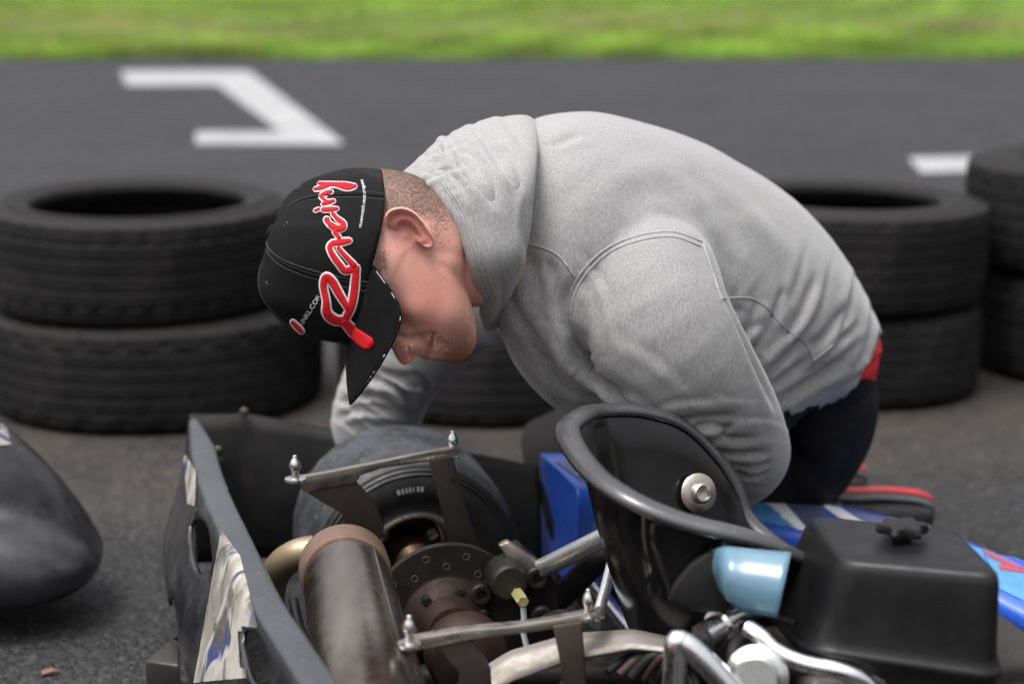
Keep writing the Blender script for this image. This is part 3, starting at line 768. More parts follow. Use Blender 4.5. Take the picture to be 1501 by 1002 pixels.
bw = np.clip(gs((0, .103, -.097), (.044, .024, .020))[:len(hV)] + .22 * gs((.05, .06, -.09), (.035, .045, .025))[:len(hV)] + .5 * np.exp(-((l[:, 1] - .114) / .016) ** 2 - ((l[:, 2] + .061) / .005) ** 2 - (l[:, 0] / .026) ** 2), 0, 1) ** 1.5
strands('stubble_beard', hV, hF, bw, 20000, .0032, .00008, -HZ + .3 * HY, beardm, person, .5, 3, .45)
lw = np.exp(-((np.abs(l[:, 0]) - .032) / .010) ** 2 - ((l[:, 1] - .092) / .008) ** 2 - ((l[:, 2] + .0125) / .0018) ** 2)
strands('eyelashes', hV, hF, lw, 260, .008, .00010, HY - .3 * HZ, hairm, person, .25, 4, .6)
ew = np.exp(-((np.abs(l[:, 0]) - .034) / .016) ** 2 - ((l[:, 1] - .10) / .02) ** 2 - ((l[:, 2] - .017) / .004) ** 2)
strands('eyebrows', hV, hF, ew, 1500, .007, .00009, HX, hairm, person, .3, 5, .3)

# ---- hoodie
hoodie = mk('hoodie', HVc, HFc, M['fleece'], person, label='grey heather fleece hoodie with hood pushed back and worn hem')
sm = hoodie.modifiers.new('thickness', 'SOLIDIFY'); sm.thickness = .003; sm.offset = -1
htree = bvh(HV, HF)
def seam(name, px, r, mat, parent, tree=None, n=60, out=0.0, flat=.5):
    P, Nn = cast_line(tree or htree, px, n)
    if len(P) < 3: return None
    # drop jumps between near and far surfaces
    keep_ = np.r_[True, np.linalg.norm(np.diff(P, axis=0), axis=1) < .04]; P, Nn = P[keep_], Nn[keep_]
    for _ in range(2): P[1:-1] = (P[:-2] + 2 * P[1:-1] + P[2:]) / 4
    return tube(name, P + Nn * out, r, mat, parent, 6)
for px in ([(848, 520), (832, 470), (842, 415), (880, 370), (930, 347), (985, 340), (1030, 355)],
           [(1030, 355), (1045, 400), (1058, 440)], [(842, 405), (815, 372), (772, 356)], [(1058, 437), (1100, 437), (1125, 452), (1150, 480), (1178, 500), (1192, 528)],
           [(853, 522), (838, 475), (847, 420), (884, 376), (932, 354), (985, 347), (1026, 361)], [(1192, 528), (1215, 510), (1250, 478)]):
    seam('seam', px, .0011, M['fleece_in'], hoodie, out=.0003)

# hood: a thick roll of cloth lying round the neck
HOOD = [([(668, 302), (690, 322), (708, 372), (712, 420), (700, 452)], 2.205, .076), ([(640, 288), (664, 310), (690, 362), (703, 420), (700, 464)], 2.20, .088), ([(600, 272), (640, 288), (676, 345), (697, 415), (704, 474)], 2.195, .100),
        ([(584, 266), (632, 280), (672, 340), (696, 415), (707, 480)], 2.193, .105), ([(590, 252), (640, 264), (680, 335), (704, 412), (711, 485)], 2.195, .112), ([(612, 232), (668, 256), (700, 334), (718, 412), (717, 486)], 2.205, .122),
        ([(650, 200), (705, 248), (722, 334), (734, 411), (724, 483)], 2.22, .136), ([(700, 179), (738, 242), (746, 334), (748, 408), (732, 477)], 2.24, .150), ([(740, 172), (762, 240), (764, 334), (757, 404), (737, 470)], 2.26, .160),
        ([(770, 170), (780, 238), (774, 335), (761, 400), (738, 462)], 2.275, .164), ([(784, 178), (787, 240), (779, 335), (762, 398), (737, 455)], 2.283, .160), ([(786, 192), (785, 250), (776, 335), (758, 395), (736, 448)], 2.285, .146),
        ([(775, 210), (772, 260), (764, 335), (750, 390), (735, 440)], 2.285, .120)]
def hood_ring(pts, Yc, w):
    """seven photo points down the near side, mirrored in depth for the far side"""
    off = np.array([0, -.78, -1, -.92, 0]) * (w + .028)
    near = [np.r_[x, y, Yc + o_] for (x, y), o_ in zip(pts, off)]; far = [np.r_[x, y, Yc - o_] for (x, y), o_ in list(zip(pts, off))[1:4]][::-1]
    return np.array(near + far)
HQ = cat_rom(np.array([hood_ring(*h_).ravel() for h_ in HOOD]), 60)
hr = [np.array([D(*q) for q in cat_rom(h_.reshape(8, 3), 72, True)]) for h_ in HQ]
gV, gF = loft_geo(hr, cap=False)
gN = vnormals(gV, gF)
if np.mean(np.sum(gN * (gV - gV.mean(0)), 1)) < 0: gN = -gN
# thickness by remesh of a solid shell
shell = np.r_[gV, gV - gN * .007]; k = len(gV)
nr, nc = len(hr), 72
sF = gF + [tuple(i + k for i in f[::-1]) for f in gF]
for base in (0, (nr - 1) * nc):
    for j in range(nc): sF.append((base + j, base + (j + 1) % nc, k + base + (j + 1) % nc, k + base + j))
oV, oF = remesh(shell, sF, .0032, 5, .5)
ot = bvh(oV, oF); oN = vnormals(oV, oF)
for px, d, w in [([(640, 196), (646, 222), (640, 250)], .006, .005), ([(655, 212), (690, 232), (712, 268), (724, 310)], .006, .008), ([(612, 256), (642, 250), (668, 262), (690, 300)], .007, .006), ([(690, 184), (712, 200), (745, 206)], .004, .007),
                 ([(660, 240), (684, 252), (700, 280)], .004, .005), ([(618, 238), (632, 232), (640, 214)], .005, .005), ([(730, 210), (752, 250), (758, 300)], .003, .010)]:
    crease(oV, oN, ot, px, d, w)
fold_field(oV, vnormals(oV, oF), (690, 240), (70, 70), (.62, .78), .034, .0048, 21); fold_field(oV, vnormals(oV, oF), (745, 380), (50, 90), (.1, 1), .032, .0028, 22); fold_field(oV, vnormals(oV, oF), (640, 240), (50, 50), (.75, -.6), .024, .004, 23)
oV += vnormals(oV, oF) * (wob(oV, 38, 4.0) * .0025)[:, None]
hood = mk('hood', oV, oF, M['fleece'], hoodie)
ot = bvh(oV, oF)
for px in ([(648, 268), (668, 300), (690, 350), (712, 410), (722, 445)], [(655, 272), (676, 305), (698, 352), (719, 410), (729, 440)]):
    seam('seam', px, .0009, M['fleece_in'], hood, ot, out=.0002)
seam('loose_thread', [(676, 524), (680, 530), (678, 538), (674, 545)], .0004, M['fleece'], hoodie, htree)

# ---- red shirt, trousers, shoes
def scaled(rng, k, f, dz=0): return [c + (r - c) * f + np.array([0, 0, dz]) for r in rng for c in [r.mean(0)]]
M['red_cloth'] = plain('red_jersey', (.55, .012, .016), .8, var=.2, scale=60, bump=.3, bscale=600)
mk('shirt', *SHIRT, M['red_cloth'], person, label='red shirt showing below the hoodie at the back')
t = NT('black_trouser_cloth'); v = t.tc(); n = t.noise(v, 14, 4); n2 = t.noise(v, 700, 2)
t.set(Base_Color=t.ramp(n, [(.3, (.0075, .0072, .007)), (.7, (.0135, .013, .0125))]), Roughness=.85, Specular_IOR_Level=.2); t.bump(n2, .3, .0008); M['trouser'] = t.m
tr_parts = [body_loft([((1268, 512), (1122, 585), 2.62, .183), ((1284, 562), (1125, 650), 2.64, .19), ((1284, 600), (1120, 700), 2.66, .195), ((1270, 650), (1110, 725), 2.68, .19), ((1240, 705), (1110, 745), 2.70, .17)], 40, 20)]
parts = [loft_geo(tr_parts[0])]
for lg in (legN, legF):
    a, b, c = lg
    parts += [limb(a + [0, 0, .0], b, .118, .080, bulge=.01), limb(b, c, .078, .052, bulge=.012)]
tV, tF = remesh(*join_geo(parts), .006, 10, .5)
tt = bvh(tV, tF); tN = vnormals(tV, tF)
for px, d, w in [([(1145, 640), (1200, 636), (1270, 612)], .003, .004), ([(1150, 660), (1185, 680), (1210, 720)], .006, .012), ([(1142, 625), (1160, 650), (1165, 690)], .006, .01), ([(1250, 640), (1235, 680), (1215, 715)], .004, .012)]:
    crease(tV, tN, tt, px, d, w)
tV += tN * (wob(tV, 40, 6.0) * .003)[:, None]
tV[:, 2] = np.maximum(tV[:, 2], .003)
trousers = mk('trousers', tV, tF, M['trouser'], person)
wb = mk('waistband', *WAIST, M['trouser'], None); setparent(wb, trousers)
M['shoe_black'] = plain('black_shoe_mesh', (.018, .018, .020), .75, var=.3, bump=.4, bscale=900)
M['shoe_grey'] = plain('grey_shoe_foam', (.07, .07, .072), .6, var=.2)
M['shoe_red'] = plain('red_shoe_rubber', (.55, .035, .04), .5, var=.2)
def shoe(an, toe):
    f = nrm(toe - an); u0 = nrm(np.array([.1, .72, .69])); up = nrm(u0 - f * (f @ u0)); s = np.cross(f, up)       # up is the sole side: the instep lies on the ground
    A = an - f * .055 ; Lg = .245
    a = np.linspace(0, 2 * np.pi, 28, endpoint=False)
    def ring(t_, w, lo, hi): c = A + f * (Lg * t_) + up * ((lo + hi) / 2); return c + np.outer(np.cos(a), s) * w + np.outer(np.sin(a), up) * ((hi - lo) / 2)
    st = [(0, .020, -.03, .030), (.04, .029, -.045, .036), (.2, .033, -.056, .036), (.4, .035, -.040, .033), (.62, .041, -.028, .031), (.82, .040, -.020, .030), (.95, .030, -.010, .028), (1.0, .016, .0, .026)]
    Q = cat_rom(st, 24)
    e = mk('shoe', *loft_geo([ring(*q) for q in Q]), M['shoe_black'], person, label='black shoe with grey and red sole turned upwards')
    for nm, off, th, g, mt in (('midsole', .024, .016, 1.05, 'shoe_grey'), ('outsole', .037, .008, 1.10, 'shoe_red')):
        R_ = []
        for tt_ in np.linspace(0, 1, 26):
            w = np.interp(tt_, [0, .05, .2, .4, .62, .82, .95, 1], [.012, .027, .033, .032, .041, .041, .030, .010]) * g
            c = A + f * (Lg * (tt_ * 1.04 - .02)) + up * (off - .010 * tt_**3)
            R_.append(np.array([c - s * w, c + s * w, c + s * w * .97 + up * th, c - s * w * .97 + up * th]))
        o = mk(nm, *loft_geo(R_), M[mt], None, sharp=40); setparent(o, e)
    laces = mk('side_stripe', *tube_geo(cat_rom([A + f * .10 - s * .041 + up * -.02, A + f * .14 - s * .043 + up * .0, A + f * .17 - s * .047 + up * .02], 8), .004, 8), M['shoe_red']); setparent(laces, e)
shoe(legN[2] + np.array([.0, 0, .0]), toeN); shoe(legF[2], toeF)

# ---- cap
t = NT('black_cap_twill'); v = t.tc(); n = t.noise(v, 25, 4); n2 = t.noise(v, 900, 2)
t.set(Base_Color=t.ramp(n, [(.3, (.0045, .0045, .005)), (.7, (.009, .009, .0095))]), Roughness=.85, Specular_IOR_Level=.18); t.bump(n2, .4, .0006); M['cap'] = t.m
M['cap_thread'] = plain('cap_stitching', (.05, .05, .05), .8); M['cap_red'] = plain('red_embroidery', (.60, .018, .024), .85, var=.15, scale=90, bump=.5, bscale=700, bdist=.0008, Specular_IOR_Level=.15)
M['cap_white'] = plain('white_embroidery', (.75, .75, .77), .7, var=.05)
def cap_geo():
    """crown over the skull; rows from rim to button"""
    na, ne = 96, 40; V = []
    for k in range(ne):
        e = k / (ne - 1) * math.pi / 2
        for j in range(na):
            a = 2 * math.pi * j / na; ca_, sa = math.cos(a), math.sin(a)          # a = 0 is the front
            ln = (.114 if ca_ > 0 else .084); wd = .0845
            ct = math.cos(e) ** .62; st = math.sin(e) ** 1.0
            cy = .018
            y = cy + ln * ca_ * ct + .022 * st; x = wd * sa * ct
            rim = .030 + .010 * (-ca_) + .012 * (ca_ < 0) * ca_ * ca_ - .0
            top = .141
            z = rim + (top - rim) * (st ** (.92 if ca_ > 0 else 1.05))
            # the six panels bulge a little between their seams
            z_b = .0022 * abs(math.sin(3 * a)) * math.sin(2 * e)
            r = 1 + z_b * 6
            V.append((x * r, cy + (y - cy) * r, z + z_b * .5))
    V = np.array(V)
    w = .0020 * np.sin(V[:, 0] * 95 + V[:, 2] * 60) * np.sin(V[:, 1] * 70 + 1)
    V += (V - [0, .02, .05]) * (w / .1)[:, None]
    F = grid_faces(ne, na, True); F.append(tuple((ne - 1) * na + j for j in range(na)))
    return hp(V[:, 0], V[:, 1], V[:, 2]), F
cV, cF = cap_geo()
cap = mk('cap', cV, cF, M['cap'], person, label='black cap with red racing script along its side')
m_ = cap.modifiers.new('thickness', 'SOLIDIFY'); m_.thickness = .0025; m_.offset = -1
def brim_geo():
    nu, nv = 41, 18; V = []
    for i in range(nv):
        s = i / (nv - 1)
        for j in range(nu):
            u = -1 + 2 * j / (nu - 1); a = u * rad(72)
            bx = .0838 * math.sin(a); by = .018 + .113 * math.cos(a); bz = .030 - .010 * math.cos(a)
            ext = .060 * max(0, 1 - abs(u) ** 2.3) ** .85 * s
            y = by + ext * (1 - .05 * abs(u)); x = bx * (1 - .04 * s)
            z = bz - .20 * ext -   .037 * s * (x / .075) ** 2 * min(1, ext / .02) - .010 * s ** 2 * min(1, ext / .03)
            V.append((x, y, z))
    V = np.array(V); return hp(V[:, 0], V[:, 1], V[:, 2]), grid_faces(nv, nu)
vV, vF = brim_geo()
visor = mk('visor', vV, vF, M['cap'], None, recalc=False); setparent(visor, cap)
m_ = visor.modifiers.new('thickness', 'SOLIDIFY'); m_.thickness = .0035; m_.offset = 0
captree = bvh(*join_geo([(cV, cF), (vV, vF)]))
def capchild(o): setparent(o, cap); return o
bt = hp(0, .040, .1415); capchild(mk('button', *lathe_geo([(.001, -.002), (.008, -.001), (.0085, .001), (.006, .0035), (.001, .0045)], bt, HZ, 20), M['cap']))
for k in range(6):
    a = k * math.pi / 3; j = int(round(a / (2 * math.pi) * 96)) % 96
    P = cV.reshape(40, 96, 3)[:39, j] ; c0 = cV.mean(0); Nn = np.array([nrm(p - hp(0, .02, .06)) for p in P])
    capchild(tube('panel_seam', P + Nn * .0003, .0011, M['cap'], None, 6))
    for sgn in (-1, 1):
        P2 = cV.reshape(40, 96, 3)[:36, (j + sgn) % 96]; Nn2 = Nn[:36]
        P2 = P[:36] + (P2 - P[:36]) * .7
        capchild(tube('stitch_line', P2 + Nn2 * .0003, .00045, M['cap_thread'], None, 5))
for k in range(6):
    a = k * math.pi / 3 + math.pi / 6; j = int(round(a / (2 * math.pi) * 96)) % 96; c = cV.reshape(40, 96, 3)[26, j]
    capchild(mk('eyelet', *lathe_geo([(.0022, .0), (.0028, .0012), (.0034, 0)], c, nrm(c - hp(0, .02, .06)), 14, True), M['cap_thread']))
P = vV.reshape(18, 41, 3)[17]
edge = capchild(tube('visor_piping', P, .0022, M['cap'], None, 8))
# the embroidered script, stroke by stroke, laid on the cloth
def z(l, ox=440, oy=255, k=6.908): return [(ox + a / k, oy + b / k, r / k) for a, b, r in l]
STROKES = [z([(190, 102, 13), (330, 106, 17), (460, 112, 20), (560, 127, 15)]), z([(560, 130, 13), (475, 150, 17), (370, 122, 14), (290, 112, 16)]), z([(150, 160, 14), (215, 145, 22), (290, 118, 20)]),
           z([(322, 182, 14), (265, 198, 22), (212, 228, 18)]), z([(210, 230, 18), (240, 262, 16), (270, 285, 16)]), z([(345, 276, 13), (290, 292, 22), (228, 312, 16)]), z([(228, 366, 20), (300, 362, 24), (378, 356, 15)]),
           z([(150, 378, 10), (195, 358, 12)]), z([(328, 402, 16), (375, 455, 22), (435, 505, 28), (425, 550, 32), (365, 552, 32), (300, 510, 28), (265, 465, 22), (290, 456, 14)]), z([(345, 580, 20), (395, 645, 22)]),
           z([(335, 700, 30), (420, 690, 38), (505, 676, 26)]), z([(345, 690, 30), (300, 740, 30), (335, 825, 34), (400, 915, 36), (455, 975, 38), (530, 960, 40), (580, 945, 34)]), z([(385, 745, 18), (450, 820, 22), (545, 920, 30)]),
           [(522, 394, 5.5), (521, 408, 6.2), (519, 428, 6.6), (515, 448, 6.4), (508, 463, 6), (501, 472, 6)],
           [(510, 451, 4.5), (498, 431, 6.2), (487, 412, 6.6), (478, 405.5, 6), (474.5, 418, 5.5), (478.5, 440, 5.5), (480, 458, 7.5), (492, 468, 7.5), (504, 468, 6)],
           [(505, 470, 6.5), (517, 483, 8.5), (530, 495, 11), (541, 503, 11.5)],
           [(429, 470, 3), (437, 478, 4), (444, 485, 3)]]
def embroid(name, grow, base, dome, mat):
    V, F = [], []
    for si, st in enumerate(STROKES):
        q = cat_rom(st, max(10, len(st) * 9)) if len(st) > 2 else np.array([np.array(st[0]) + (np.array(st[1]) - np.array(st[0])) * t_ for t_ in np.linspace(0, 1, 10)])
        P2 = q[:, :2]; T2 = np.gradient(P2, axis=0); T2 /= np.linalg.norm(T2, axis=1)[:, None]; S2 = np.c_[-T2[:, 1], T2[:, 0]]
        r = q[:, 2] * .86 + grow
        # round the ends
        pre, post = P2[0] - T2[0] * r[0] * .7, P2[-1] + T2[-1] * r[-1] * .7
        P2 = np.r_[[pre], P2, [post]]; S2 = np.r_[[S2[0]], S2, [S2[-1]]]; r = np.r_[r[0] * .45, r, r[-1] * .45]
        nc = 9; rows = []
        for p, s, rr in zip(P2, S2, r):
            row = []
            for k in np.linspace(-1, 1, nc):
                a = p + s * rr * k; h, n = cast(captree, *a)
                if h is None: row = None; break
                if n @ CF > 0: n = -n
                row.append(h + n * (base + si * .00005 + dome * (1 - k ** 4)))
            if row: rows.append(row)
        if len(rows) < 2: continue
        o = len(V); V += [p for row in rows for p in row]; F += grid_faces(len(rows), nc, False, o)
    e = capchild(mk(name, V, F, mat, None)); m = e.modifiers.new('body', 'SOLIDIFY'); m.thickness = .0006; m.offset = 1
    return e
embroid('lettering_outline', 2.2, .0006, .0, M['cap_white'])
embroid('lettering', 0, .0011, .0008, M['cap_red'])
def cap_text(name, body, line, hpx, mat):
    cu = bpy.data.curves.new('txt', 'FONT'); cu.body = body; cu.size = 1; cu.resolution_u = 3; cu.offset = .0
    o = bpy.data.objects.new('txt', cu); COL.objects.link(o)
    ev = o.evaluated_get(bpy.context.evaluated_depsgraph_get()); em = ev.to_mesh()
    V = np.array([v.co[:] for v in em.vertices]); F = [tuple(p.vertices) for p in em.polygons]
    ev.to_mesh_clear(); bpy.data.objects.remove(o)
    W = V[:, 0].max(); q = cat_rom(line, 200) if len(line) > 2 else np.linspace(line[0], line[1], 200)
    T = np.gradient(q, axis=0); T /= np.linalg.norm(T, axis=1)[:, None]
    out, ok = [], []
    for v in V:
        i = min(199, max(0, int(v[0] / W * 199))); f = v[0] / W * 199 - i
        p = q[i] + T[i] * 0; p = p + (q[min(199, i + 1)] - q[i]) * f
        nrm2 = np.array([T[i][1], -T[i][0]]); a = p + nrm2 * (v[1] * hpx / .7)
        h, n = cast(captree, *a)
        if h is None: out.append(HC); ok.append(False)
        else: out.append(h + (n if n @ CF < 0 else -n) * .0009); ok.append(True)
    F = [f for f in F if all(ok[i] for i in f)]
    return capchild(mk(name, out, F, mat, None, smooth=False))
cap_text('lettering_web_address', 'muennich-motorsport', [(529.5, 334), (534, 308), (536, 285), (532, 264)], 5.2, M['cap_white'])
cap_text('lettering_sponsor', 'L-INKL.COM', [(443, 478), (456, 458), (470, 436)], 7.0, M['cap_white'])
# pale marks woven along the visor edge
Pv = cat_rom(vV.reshape(18, 41, 3)[17], 240)
sidx = [i for i in range(240) if (Pv[i] - HC) @ HX > -.005]
for k in range(0, len(sidx) - 4, 5):
    if random.random() < .35: continue
    seg_ = Pv[sidx[k:k + random.choice((3, 3, 4))]]
    nn = np.array([nrm(-CF + .3 * CU)] * len(seg_))
    capchild(tube('edge_mark', seg_ + nn * .0021, .0004, M['cap_white'], None, 5))

# ------------------------------------------------------------------ the kart
def plastic(name, col, rough=.35, scratch=.5, dust=.3, dcol=(.16, .15, .14), spec=.5):
    t = NT(name); v = t.tc(); n = t.noise(v, 9, 5); n2 = t.noise(v, 32, 4)
    sc = t.noise(t.tc(scale=(1, 1, 6), rot=(.4, .7, .3)), 60, 5, .7); sc2 = t.noise(t.tc(scale=(7, 1, 1), rot=(.2, .3, .9)), 45, 5, .7)
    f = t.math('MAXIMUM', t.g(sc, .60, .70, 0, scratch), t.g(sc2, .62, .72, 0, scratch))
    d = t.math('MULTIPLY', t.g(n, .40, .70, 0, dust), t.g(n2, .3, .65, .3, 1))
    c = t.mix(d, col, dcol); c = t.mix(f, c, tuple(min(1, x * 2.2 + .08) for x in col))
    t.set(Base_Color=c, Roughness=t.math('ADD', t.g(n2, .3, .7, rough - .08, rough + .12), t.math('MULTIPLY', f, .25)), Specular_IOR_Level=.5)
    t.set(Specular_IOR_Level=spec)
    t.bump(n, .05, .002)
    return t.m
def metal(name, col, rough=.35, rust=.3, rcol=(.10, .045, .025), met=1.):
    t = NT(name); v = t.tc(); n = t.noise(v, 28, 6, .65); n2 = t.noise(v, 160, 4)
    r = t.math('MULTIPLY', t.g(n, .45, .68, 0, 1), rust)
    t.set(Base_Color=t.mix(r, t.mix(t.g(n2, .3, .7, 0, .35), col, tuple(c * .6 for c in col)), rcol), Metallic=t.g(r, 0, 1, met, met * .3), Roughness=t.math('ADD', t.g(n2, .3, .7, rough - .06, rough + .1), t.math('MULTIPLY', r, .35)))
    t.bump(n2, .12, .0006)
    return t.m
M['bumper'] = plastic('black_bumper_plastic', (.012, .0125, .0145), .24, .35, .25, spec=.7)
M['bumper_edge'] = plastic('bumper_edge_painted_sheen', (.032, .035, .042), .24, .35, .3, (.12, .12, .125), spec=.8)  # lip's sky reflection painted in as a lighter grey-blue base, with scuffs on top
M['panel'] = plastic('matt_black_panel_plastic', (.006, .006, .006), .6, .15, .25, (.05, .046, .042), spec=.25)
M['blue'] = plastic('blue_plastic', (.025, .10, .55), .30, .30, .22, (.12, .14, .20))
M['fairing'] = plastic('dusty_black_fairing', (.011, .011, .013), .32, .45, .55, (.085, .085, .09))
M['gelcoat'] = plastic('black_seat_gelcoat', (.006, .006, .0065), .16, .02, .06)
M['seat_edge'] = plastic('seat_edge_painted_gloss', (.042, .042, .044), .24, .25, .25, (.16, .16, .16), spec=.9)  # grey base paints the gloss highlight onto the black rim, plus some scratches
M['airbox'] = plastic('black_moulded_plastic', (.006, .006, .0065), .38, .0, .0, spec=.35)
M['steel'] = metal('weathered_steel', (.55, .50, .45), .30, .45, (.17, .13, .10)); M['dark_steel'] = metal('dark_steel', (.05, .045, .042), .42, .6, (.03, .024, .02), .6)
M['brown_steel'] = metal('brown_oxidised_steel', (.10, .082, .070), .5, .5, (.06, .045, .035), .6)
M['zinc'] = metal('zinc_fastener', (.78, .78, .76), .22, .08); M['chrome'] = metal('chrome_tube', (.90, .90, .92), .20, .03)
M['bright'] = metal('bright_zinc_tube', (.90, .90, .90), .30, .04, met=.9)
M['rust'] = metal('rusty_iron', (.045, .027, .022), .5, .8, (.036, .015, .010), .4); M['copper_band'] = metal('heat_stained_band', (.24, .155, .12), .5, .5, (.11, .06, .045), .6)
M['pipe'] = metal('tan_exhaust_pipe', (.38, .29, .19), .45, .35, (.15, .09, .05), .7)
M['yellow'] = plain('yellow_passivated_bolt', (.62, .56, .26), .35, .5); M['gold'] = metal('bronze_wheel_rim', (.11, .07, .045), .45, .6, (.06, .03, .018))
t = NT('exhaust_can'); v = t.tc(); a = t.noise(t.tc(scale=(1, .25, 1)), 14, 5); b = t.noise(v, 55, 5)
c = t.ramp(a, [(.28, (.11, .09, .078)), (.5, (.25, .215, .19)), (.72, (.42, .375, .34))]); c = t.mix(t.g(t.noise(t.tc(scale=(1, .4, 1)), 12, 6), .48, .70, 0, .5), c, (.06, .045, .038))
t.set(Base_Color=c, Metallic=.95, Roughness=t.g(b, .3, .7, .17, .33)); t.bump(b, .12, .0008); M['can'] = t.m
t = NT('kart_tyre_rubber'); v = t.tc(); n = t.noise(v, 22, 5); n2 = t.noise(v, 130, 5)
c = t.mix(t.math('MULTIPLY', t.g(n, .38, .62, 0, .9), t.g(n2, .3, .65, .35, 1)), (.016, .0175, .020), (.062, .068, .080)); c = t.mix(t.g(n2, .60, .72, 0, .7), c, (.14, .12, .10))
t.set(Base_Color=c, Roughness=t.g(n2, .3, .7, .5, .75)); t.bump(n2, .35, .0012); M['slick'] = t.m
M['sidewall'] = plain('kart_tyre_sidewall', (.014, .014, .015), .55, var=.4, bump=.2)
M['white'] = plain('white_sticker', (.72, .74, .76), .35, var=.08); M['ltblue'] = plain('light_blue_sticker', (.075, .24, .48), .3, var=.15); M['navy'] = plain('grey_blue_sticker', (.07, .085, .17), .4, var=.3)
M['redst'] = plain('red_sticker', (.36, .05, .08), .4, var=.1)
M['shield'] = plain('pale_blue_shield_plastic', (.24, .44, .58), .12, var=.15, scale=12, Transmission_Weight=.6)
M['ali'] = metal('worn_aluminium_plate', (.30, .275, .25), .55, .45, (.22, .17, .13), .6)

TH = rad(13); KU = np.array([math.cos(TH), math.sin(TH), 0]); KV = np.array([math.sin(TH), -math.cos(TH), 0]); UP = np.array([0, 0, 1.])
W0 = np.array([-.142, 2.40, 0])
def K(a, b, z): return W0 + KU * a + KV * b + UP * z
kart = thing('racing_kart', 'blue and black racing kart with bare engine, black seat and dusty rear tyre', 'kart', K(.35, .62, 0))

# rear wheel
hw = .095
wheel = mk('rear_wheel', *lathe_geo([(.052, hw * .55), (.058, hw * .62), (.0665, hw * .75), (.0690, hw * .93), (.0660, hw * 1.0), (.062, hw * .98), (.060, hw * .78), (.052, hw * .6), (.05, 0), (.052, -hw * .6), (.066, -hw), (.069, -hw * .9), (.062, -hw * .7), (.055, 0)],
           K(0, 0, .14), KV, 56, True), M['bright'], kart, sharp=40)
tp = [(.068, -hw * .92), (.085, -hw * 1.02), (.105, -hw * 1.05), (.124, -hw * .99), (.134, -hw * .86)] + [(.1385 + .0015 * (1 - (zz / .8) ** 2), hw * zz) for zz in np.linspace(-.8, .8, 15)] + \
     [(.134, hw * .86), (.1305, hw * .90), (.1290, hw * .945), (.1262, hw * .955), (.124, hw * .99), (.1215, hw * .985), (.119, hw * 1.015), (.1165, hw * 1.005), (.105, hw * 1.05), (.085, hw * 1.02), (.068, hw * .92), (.064, hw * .8), (.062, 0), (.064, -hw * .8)]
tyre = mk('tyre', *lathe_geo(tp, K(0, 0, .14), KV, 96, True, lambda k, r, h, a: r + (.0006 * np.sin(a * 31 + h * 200) * (r > .134))), M['slick'], None, sharp=35); setparent(tyre, wheel)
tyre.data.materials.append(M['sidewall'])
for p in tyre.data.polygons:
    c = np.array(p.center) - K(0, 0, .14); r_ = np.linalg.norm(c - KV * (c @ KV))
    if r_ < .132: p.material_index = 1
# printed size mark on the side wall
mk_pts = []
for k_, (da, w_) in enumerate([(-.17, .03), (-.11, .02), (-.06, .015), (-.02, .02), (.03, .012), (.08, .025), (.13, .025)]):
    a0 = math.pi / 2 + .08 - da; row = []
    for aa in (a0, a0 - w_ * 1.2):
        for rr in (.098, .105): row.append(K(0, 0, .14) + rr * (math.cos(aa) * KU + math.sin(aa) * UP) + KV * (hw * np.interp(rr, [.085, .105], [1.02, 1.05]) + .0012))
    o = mk('sidewall_mark', row, [(0, 1, 3, 2)], M['white'], None, smooth=False, recalc=False); setparent(o, wheel)
hub = mk('hub', *lathe_geo([(.022, -.06), (.03, -.05), (.048, .0), (.048, .012), (.03, .02), (.026, .09), (.018, .10)], K(0, 0, .14), KV, 32), M['gold'], None, sharp=35); setparent(hub, wheel)
for k_ in range(3):
    a0 = k_ * 2.094 + .5; o = mk('wheel_nut', *lathe_geo([(.008, .0), (.008, .018), (.005, .02)], K(0, 0, .14) + .036 * (math.cos(a0) * KU + math.sin(a0) * UP) + KV * .012, KV, 6), M['zinc'], None, sharp=20); setparent(o, wheel)
tube('rear_axle', [K(0, -.02, .14), K(0, .35, .14), K(0, .8, .14), K(0, 1.22, .14)], .0175, M['dark_steel'], kart, 20)
# near wheel, at the other end of the axle
w2 = lathe('rear_wheel', [(.052, hw * .55), (.066, hw * .75), (.069, hw * .93), (.066, hw), (.060, hw * .78), (.05, 0), (.052, -hw * .6), (.066, -hw), (.069, -hw * .9), (.062, -hw * .7), (.055, 0)], K(0, 1.22, .14), KV, M['zinc'], kart, 40, True)
o = lathe('tyre', tp, K(0, 1.22, .14), KV, M['slick'], None, 72, True, sharp=35); setparent(o, w2)

# brake disc and calliper
db = .285; dc = K(0, db, .14)
disc = mk('brake_disc', *lathe_geo([(.045, -.004), (.090, -.004), (.0915, -.003), (.0915, .003), (.090, .004), (.045, .004)], dc, KV, 72, True), M['dark_steel'], kart, sharp=30)
for k_ in range(10):
    for rr, ph in ((.078, 0), (.064, .31)):
        a0 = k_ * .628 + ph; c = dc + rr * (math.cos(a0) * KU + math.sin(a0) * UP)
        o = mk('disc_hole', *lathe_geo([(.0028, -.0005), (.0042, .0004), (.0046, -.0003)], c + KV * .0042, KV, 12, True), M['copper_band'], None); setparent(o, disc)
carrier = mk('disc_carrier', *lathe_geo([(.018, -.02), (.05, -.014), (.053, -.006), (.053, .010), (.045, .016), (.036, .024), (.030, .050), (.0185, .052)], dc, KV, 40), M['rust'], kart, sharp=30)
for k_ in range(6):
    a0 = k_ * 1.047 + .2; o = mk('carrier_bolt', *lathe_geo([(.0065, 0), (.0065, .008), (.004, .009)], dc + .041 * (math.cos(a0) * KU + math.sin(a0) * UP) + KV * .016, KV, 6), M['dark_steel'], None, sharp=20); setparent(o, carrier)
